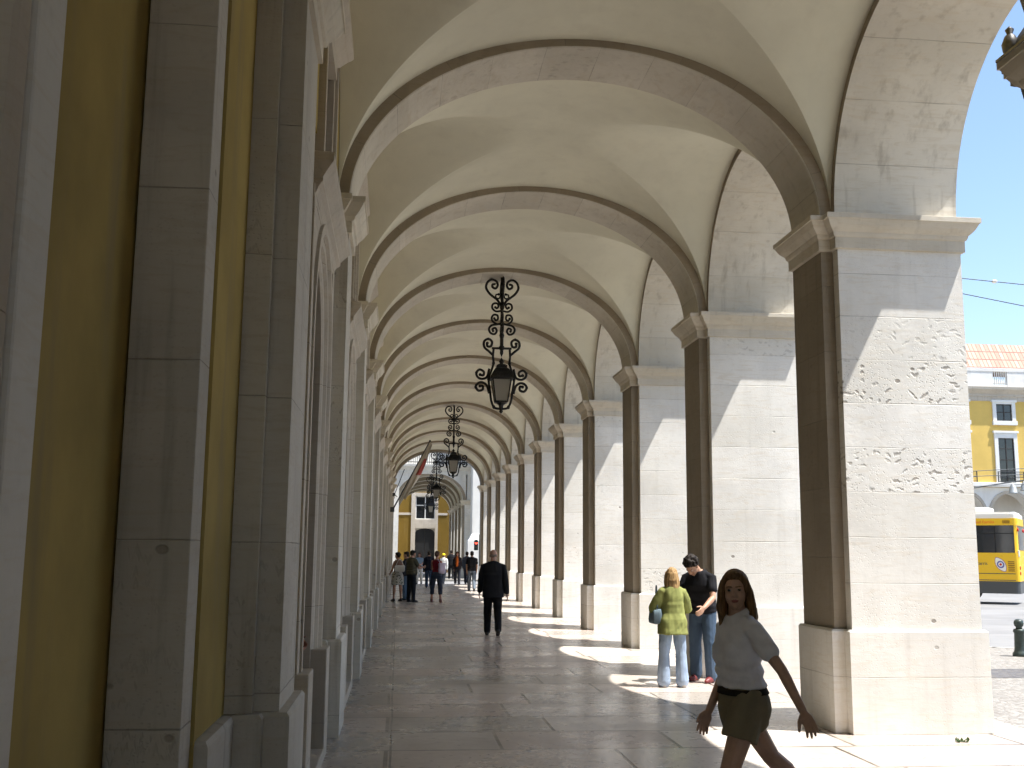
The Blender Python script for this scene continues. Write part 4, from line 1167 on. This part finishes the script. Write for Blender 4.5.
    if kind in('polo','shirt','tee'):
        nm_=done(nm,bm,tc,cv,.0065 if kind!='polo' else .010,seed,9,4)
        zc=U((0,0,hem)).z*k
        for v in nm_.data.vertices:
            h_=(v.co.z-zc)/k
            if 0<h_<.30:
                w_=math.exp(-((h_-.09)/.09)**2); ph=noise.noise(Vector((v.co.x*3+seed,v.co.y*3,0)))*4
                nv=Vector((v.normal.x,v.normal.y,0)); v.co+=nv*(.013*w_*(.35+math.sin(h_*75+ph+v.co.x*14)*.55))
        nm_.data.update()
    else: done(nm,bm,tc,cv,.0065 if kind not in('blouse','polo') else .011,seed,9 if kind!='blouse' else 8,3.5)
    if extra and 'panel' in extra:
        bm=bmesh.new(); skin_limb(bm,[U((0,-.135,1.0)),U((0,-.155,1.15)),U((0,-.155,1.30)),U((0,-.09,1.43))],[.06,.07,.07,.05]); done('scarf',bm,cloth(extra['panel'],'cloth'),cv,.004,seed)
    bk=bottom[0]; bc=cloth(bottom[1],bottom[2] if len(bottom)>2 else 'cloth')
    bm=bmesh.new()
    zt=1.01
    if bk=='skirt':
        loft(bm,[(0,z,rx,ry) for z,rx,ry in ((1.02,.145,.115),(.95,.19,.145),(.85,.205,.16),(.70,.215,.175),(.56,.23,.19))],shift)
    else:
        loft(bm,[(y,z,rx+.014,ry+.014) for y,z,rx,ry in [(T[0][0],.775,T[0][2]*.93,T[0][3]*.93)]+[rad(.82+(zt-.82)*i/6) for i in range(7)]],U)
        end={'trousers':1.98,'shorts':.44,'capri':1.45}[bk]
        lo_=.022 if bk!='shorts' else .034
        for i,s_ in ((0,1),(1,-1)):
            hip,knee,ank,d2,g=J[i][:5]
            hp=hip+Vector((0,0,.03))
            if end<1: skin_limb(bm,[hp,hip.lerp(knee,.5),hip.lerp(knee,end)],[tl[0]+.020,tl[0]*.92+lo_,tl[1]+lo_+.014])
            else:
                e=knee.lerp(ank,end-1)
                r2=(tl[1]*.62+.030 if bk=='trousers' else tl[1]*.9+.02)+flare
                skin_limb(bm,[hp,hip.lerp(knee,.5),knee,knee.lerp(e,.5),e],[tl[0]+.016,tl[0]*.90+lo_,tl[1]+lo_-.002,(tl[1]*.85+.022+flare*.45),r2])
    bo_=done({'trousers':'trousers','shorts':'shorts','capri':'capri_trousers','skirt':'skirt'}[bk],bm,bc,cv,.006 if bk!='shorts' else .004,seed+2,8,5)
    if extra and 'belt' in extra:
        bm=bmesh.new(); loft(bm,[(y,z,rx+.022,ry+.022) for y,z,rx,ry in (rad(.975),rad(.99),rad(1.01))],U)
        [setattr(v,'co',v.co*k) for v in bm.verts]; finish('belt',bm,cloth(extra['belt']),root,True)
    # shoes
    if feet:
        for i in J:
            hip,knee,ank,d2,g,fd,fu=J[i]
            bm=bmesh.new()
            skin_limb(bm,[ank-fd*.035-fu*.040,ank+fd*.06-fu*.040,ank+fd*.13-fu*.052,ank+fd*.165-fu*.056],[.042,.046,.040,.028])
            skin_limb(bm,[ank-fu*.035,ank-fu*.0],[.045,.047])
            b=remesh(bm,min(cv,.009),1)
            for v in b.verts:
                h_=(v.co-ank).dot(fu)
                if h_<-.08: v.co+=fu*(-.08-h_)
                v.co*=k
            finish('shoe',b,shoe_mat(shoe),root,True)
    # hair
    hk,hcol=hair[0],hair[1]
    bm=bmesh.new()
    EH=lambda c,r:ellipsoid(bm,Hd(c),r,rot=Rh,seg=18,rings=12)
    if hk=='bald':
        EH((0,.050,-.005),(.074,.062,.040))
    elif hk=='cap':
        EH((0,.012,.042),(.084,.104,.084)); EH((0,-.095,.050),(.062,.075,.012))
        b=remesh(bm,min(cv,.009),1)
        for v in b.verts: v.co*=k
        finish('cap',b,cloth(hair[2]),root,True); bm=bmesh.new(); EH((0,.045,-.02),(.074,.058,.05))
    else:
        EH((0,.026,.044),(.083,.098,.084)); EH((0,.050,-.005),(.076,.066,.072))
        EH((0,-.045,.088),(.060,.042,.030))
        if hk=='curly':
            rg=random.Random(5)
            for _ in range(120):
                d=Vector((rg.gauss(0,1),rg.gauss(.25,1),rg.gauss(.5,1))).normalized()
                if d.y<-.45 and d.z<.5 or d.z<-.55: continue
                c=Vector((d.x*.092,.022+d.y*.106,.046+d.z*.098)); q_=rg.uniform(.013,.022); EH(c,(q_,q_,q_))
        if hk=='long':
            Lh=hair[2] if len(hair)>2 else .24
            def HL(x,y,z): # hangs from the head, then straight down the back
                return Hd((x,y,z))
            rings=[]
            secs=[(.030,.045,.082,.085),(-.03,.052,.086,.070),(-.10,.060,.089,.055),(-.16,.066,.094,.046),(-Lh*.9,.072,.090,.036),(-Lh,.072,.060,.020)]
            n=20
            for z,y,rx,ry in secs:
                rings.append([bm.verts.new(Hd((rx*math.cos(2*math.pi*j/n),y+ry*math.sin(2*math.pi*j/n),z))) for j in range(n)])
            for a,b in zip(rings,rings[1:]):
                for j in range(n): bm.faces.new((a[j],a[(j+1)%n],b[(j+1)%n],b[j]))
            bm.faces.new(rings[0]); bm.faces.new(rings[-1])
            for s_ in (-1,1):
                skin_limb(bm,[Hd((s_*.030,-.058,.088)),Hd((s_*.066,-.038,.050)),Hd((s_*.082,-.012,-.01)),Hd((s_*.090,.0,-.09)),Hd((s_*.094,.01,-Lh*.75))],[.020,.024,.026,.030,.018])
            rg=random.Random(11)
            for _ in range(26):
                a=rg.uniform(-.35,math.pi+.35); x0,y0=.082*math.cos(a),.050+.070*math.sin(a); l=Lh*rg.uniform(.8,1.08); w0=rg.uniform(.9,1.18)
                if y0<.02: l*=.8
                skin_limb(bm,[Hd((x0*.9,y0,.03)),Hd((x0*1.06*w0,y0+.004,-l*.35)),Hd((x0*1.10*w0+rg.uniform(-.012,.012),.045+(y0-.045)*.75,-l*.7)),Hd((x0*1.0*w0+rg.uniform(-.02,.02),.06+(y0-.06)*.6,-l))],[.013,.014,.012,.006],6)
        if hk=='tied': EH((0,.115,.03),(.035,.04,.04))
    b=remesh(bm,min(cv,.008),2); folds(b,.0035 if hk!='curly' else .006,38 if hk!='curly' else 30,9 if hk!='curly' else 30,seed)
    for v in b.verts: v.co*=k
    finish('hair',b,hair_mat(hcol),root,True)
    root['_']=0; del root['_']
    # world positions wanted by the things that are carried
    Mw=Matrix.Translation(Vector(pos))@Matrix.Rotation(R(rz),4,'Z')
    return {'root':root,'hand':[Mw@(A[i][2]*k+A[i][4]*.08) for i in (0,1)],'elbow':[Mw@(A[i][1]*k) for i in (0,1)],'back':Mw@(U((0,.19,1.22))*k),'U':lambda p:Mw@(U(p)*k)}

def bag(name,label,cat,loc,rz,size,mat,strap=None,soft=.02):
    bm=bmesh.new(); w_,d_,h_=size
    box(bm,-w_/2,w_/2,-d_/2,d_/2,-h_/2,h_/2,min(w_,d_,h_)*.35)
    bmesh.ops.subdivide_edges(bm,edges=bm.edges[:],cuts=2,use_grid_fill=True)
    for v in bm.verts: v.co+=Vector((noise.noise(v.co*9),noise.noise(v.co*9+Vector((5,0,0))),noise.noise(v.co*9+Vector((0,5,0)))))*soft
    root=empty(name,loc,R(rz)); tag(root,label,cat)
    finish('bag_body',bm,mat,root,True)
    if strap:
        bm=bmesh.new(); tube(bm,[root_p-Vector(loc) if False else Matrix.Rotation(-R(rz),3,'Z')@(Vector(root_p)-Vector(loc)) for root_p in strap],.011,6); finish('strap',bm,mat,root,True)
    return root
def arc3(a,b,h,n=10): return [Vector(a).lerp(Vector(b),i/n)+Vector((0,0,h*math.sin(math.pi*i/n))) for i in range(n+1)]

G='people in the arcade'
# the woman in front
person('woman in white polo shirt and khaki shorts, arms out, nearest to the camera',(2.015,6.32,0),-80,H=1.65,sex='f',lean=4,twist=6,
       head=(52,-2,-3),legs=((22,3,24),(-36,5,10)),arms=((-22,33,8,-27),(-4,8,28,-6)),top=('polo',(.80,.81,.86),1.012),
       bottom=('shorts',(.26,.225,.15)),hair=('long',(.16,.095,.045),.27),shoe=(.25,.2,.15),skin=(.56,.36,.26),voxel=.0048,group=G,detail=True,curl=14,spread=10,extra={'belt':(.03,.022,.018)})
# by the second pier
g=person('woman in a green tunic and pale flared jeans seen from behind beside the second pier',(3.62,14.25,0),186,H=1.53,sex='f',head=(-12,6,0),
       legs=((2,5,2),(-2,4,1)),arms=((14,24,62,20),(16,22,58,18)),top=('blouse',(.24,.255,.085),.745),bottom=('trousers',(.30,.38,.50),'denim'),flare=.030,
       hair=('long',(.30,.19,.085),.22),shoe=(.45,.44,.42),skin=(.42,.25,.17),voxel=.008,group=G)
e=g['elbow'][0]
bag('handbag','grey blue shoulder bag under the arm of the woman in green','handbag',(e.x+.03,e.y+.02,e.z-.09),186,(.13,.26,.20),cloth((.14,.19,.22)),strap=arc3((e.x+.03,e.y-.08,e.z),(e.x+.05,e.y+.10,e.z),.30))
person('curly haired man in black shirt and jeans bowing his head by the second pier',(4.20,14.85,0),-42,H=1.76,lean=14,head=(-12,46,0),
       legs=((8,5,10),(-3,5,2)),arms=((24,14,36,6),(22,12,30,2)),top=('tee',(.012,.012,.015),.90),bottom=('trousers',(.055,.085,.13),'denim'),
       hair=('curly',(.018,.014,.012)),shoe=(.16,.02,.02),skin=(.42,.24,.16),voxel=.008,group=G,flare=.012)
# the walking man
person('bald man in a dark suit walking away down the middle of the gallery',(2.02,23.1,0),178,H=1.77,lean=2,head=(-6,2,0),width=1.07,
       legs=((5,2,4),(-6,1,20)),arms=((14,9,12,-6),(-12,10,16,-8)),top=('jacket',(.014,.015,.018),.74),bottom=('trousers',(.010,.010,.012)),
       hair=('bald',(.20,.17,.15)),shoe=(.01,.01,.01),skin=(.40,.23,.17),voxel=.009,group=G)
# standing group on the left
g=person('woman in tan top and patterned skirt with a white handbag by the inner wall',(.02,38.6,0),-150,H=1.68,sex='f',head=(20,4,0),legs=((2,4,2),(-2,4,2)),
       arms=((10,10,50,10),(5,10,20,2)),top=('tank',(.20,.12,.09)),bottom=('skirt',(.07,.08,.06),'print'),hair=('tied',(.02,.016,.014)),shoe=(.03,.02,.02),skin=(.36,.20,.14),group=G)
u=g['U']((.02,.17,1.13)); bag('handbag','small white handbag hanging at the back of the woman in the patterned skirt','handbag',(u.x,u.y-.02,u.z),0,(.36,.13,.22),M['whitepaint'],strap=arc3((u.x-.14,u.y,u.z+.08),(u.x+.14,u.y,u.z+.08),.24))
person('person in blue jeans half hidden behind the woman with the white handbag',(.33,39.4,0),-120,H=1.70,head=(10,4,0),top=('shirt',(.03,.03,.035)),bottom=('trousers',(.08,.13,.20),'denim'),skin=(.38,.22,.15),group=G)
person('man in a dark olive shirt and black trousers reading with both hands raised',(.50,38.0,0),128,H=1.76,head=(0,16,0),legs=((1,5,2),(-1,5,1)),arms=((28,10,72,14),(28,10,72,14)),
       top=('tee',(.085,.08,.055),.90),bottom=('trousers',(.014,.016,.022)),hair=('short',(.02,.016,.012)),skin=(.36,.20,.14),width=1.05,group=G)
person('woman in a pale blue top and white trousers standing in the sunlight at the street',(1.18,58.9,0),-10,H=1.66,sex='f',head=(0,8,0),arms=((20,8,60,20),(20,8,60,20)),top=('tee',(.25,.36,.48)),bottom=('trousers',(.70,.69,.66)),hair=('long',(.06,.03,.02),.2),skin=(.45,.25,.18),group=G)
person('person in dark clothes walking out of the arcade left of the woman in red',(1.52,53.0,0),175,H=1.74,legs=((12,2,8),(-12,2,10)),top=('jacket',(.015,.018,.03),.80),bottom=('trousers',(.05,.08,.14),'denim'),group=G)
g=person('woman in a red tank top and dark cropped trousers standing with a pale bag',(1.36,38.0,0),168,H=1.73,sex='f',head=(-15,6,0),legs=((2,7,2),(-1,6,2)),arms=((22,8,70,20),(15,10,66,18)),
       top=('tank',(.14,.012,.022)),bottom=('capri',(.03,.04,.06),'denim'),hair=('tied',(.05,.028,.02)),shoe=(.16,.04,.035),skin=(.38,.20,.14),group=G)
u=g['U']((-.14,.13,1.13)); bag('shoulder_bag','pale lavender shoulder bag on the back of the woman in red','bag',(u.x+.06,u.y-.06,u.z),12,(.24,.13,.36),cloth((.52,.47,.60)),strap=arc3((u.x,u.y-.05,u.z+.14),(u.x-.12,u.y+.1,u.z+.30),.05))
person('man in a white shirt and bright yellow cap in the sunlit street',(2.62,62.5,-.13),150,H=1.76,legs=((10,2,6),(-10,2,8)),top=('shirt',(.72,.72,.72)),bottom=('trousers',(.02,.025,.035)),hair=('cap',(.03,.02,.015),(.85,.60,.02)),group=G)
person('man all in black walking away towards the building across the street',(3.45,70.5,-.01),182,H=1.82,legs=((8,2,6),(-10,2,8)),top=('jacket',(.012,.012,.014),.82),bottom=('trousers',(.012,.012,.014)),group=G)
person('person in a dark jacket with an orange front walking in from the street',(3.12,57.3,0),-8,H=1.74,sex='f',legs=((12,2,4),(-12,2,14)),top=('jacket',(.02,.016,.018),.80),bottom=('trousers',(.02,.022,.03)),hair=('long',(.05,.02,.015),.16),skin=(.36,.20,.14),extra={'panel':(.48,.11,.02)},group=G)
person('man in a slate blue shirt stepping out beside the man with the backpack',(3.75,59.2,0),165,H=1.74,legs=((16,2,8),(-16,3,10)),top=('shirt',(.05,.06,.08)),bottom=('trousers',(.03,.035,.05)),group=G)
g=person('man in grey jeans with a black backpack walking towards the street',(3.30,48.7,0),176,H=1.76,legs=((14,2,8),(-14,2,12)),top=('tee',(.02,.02,.025)),bottom=('trousers',(.13,.16,.20),'denim'),group=G)
u=g['U']((0,.20,1.22)); bag('backpack','black backpack worn by the man in grey jeans','backpack',(u.x,u.y,u.z),-4,(.30,.18,.44),cloth((.012,.012,.014)),strap=arc3(tuple(g['U']((.10,.12,1.12))),tuple(g['U']((.11,-.12,1.20))),.28))
person('person in dark red standing in the shaded doorway behind the near pilaster',(-1.04,8.80,.10),90,H=1.62,sex='f',arms=((16,6,44,24),(14,6,40,24)),top=('tee',(.10,.02,.02)),bottom=('trousers',(.02,.02,.025)),hair=('tied',(.02,.015,.012)),skin=(.36,.19,.14),group=G)


# ------------------------------------------------------------------ camera
f,pi_,ya,ro = 1081.2175,.154393,.102832,.008713
fw=Vector((math.sin(ya)*math.cos(pi_),math.cos(ya)*math.cos(pi_),math.sin(pi_)))
rt=Vector((math.cos(ya),-math.sin(ya),0)); upv=rt.cross(fw)
r2=rt*math.cos(ro)+upv*math.sin(ro); u2=-rt*math.sin(ro)+upv*math.cos(ro)
cam=bpy.data.cameras.new('camera'); cam.sensor_width=36; cam.lens=36*f/1024; cam.clip_end=2000; cam.clip_start=.05
co=bpy.data.objects.new('camera',cam)
mw=Matrix((( r2.x,u2.x,-fw.x,0),(r2.y,u2.y,-fw.y,0),(r2.z,u2.z,-fw.z,1.72),(0,0,0,1)))
co.matrix_world=mw; col.objects.link(co); sc.camera=co

# ------------------------------------------------------------------ light
K_,R_=2.45,.43
sd=Vector((1,-R_,K_)).normalized()
sun=bpy.data.lights.new('sun','SUN'); sun.energy=5.0; sun.angle=R(.53); sun.color=(1,.965,.91)
so=bpy.data.objects.new('sun',sun); so.rotation_euler=sd.to_track_quat('Z','Y').to_euler(); so.location=(40,-15,60); col.objects.link(so)
w=bpy.data.worlds.new('World'); sc.world=w; w.use_nodes=True; nt=w.node_tree
sky=nt.nodes.new('ShaderNodeTexSky'); sky.sky_type='NISHITA'; sky.sun_disc=False
sky.sun_elevation=math.asin(sd.z); sky.sun_rotation=math.atan2(sd.x,sd.y); sky.air_density=1.0; sky.dust_density=.6; sky.ozone_density=1.5
bg=nt.nodes['Background']; bg.inputs['Strength'].default_value=.115
nt.links.new(sky.outputs[0],bg.inputs[0])
sc.view_settings.view_transform='Standard'; sc.view_settings.look='None'; sc.view_settings.exposure=1.18; sc.view_settings.gamma=1
sc.render.engine='CYCLES'
cy=sc.cycles; cy.max_bounces=14; cy.diffuse_bounces=7; cy.glossy_bounces=4; cy.transmission_bounces=6; cy.sample_clamp_indirect=8; cy.use_denoising=True; cy.use_adaptive_sampling=True; cy.adaptive_threshold=.03; cy.adaptive_min_samples=16
cy.caustics_reflective=False; cy.caustics_refractive=False
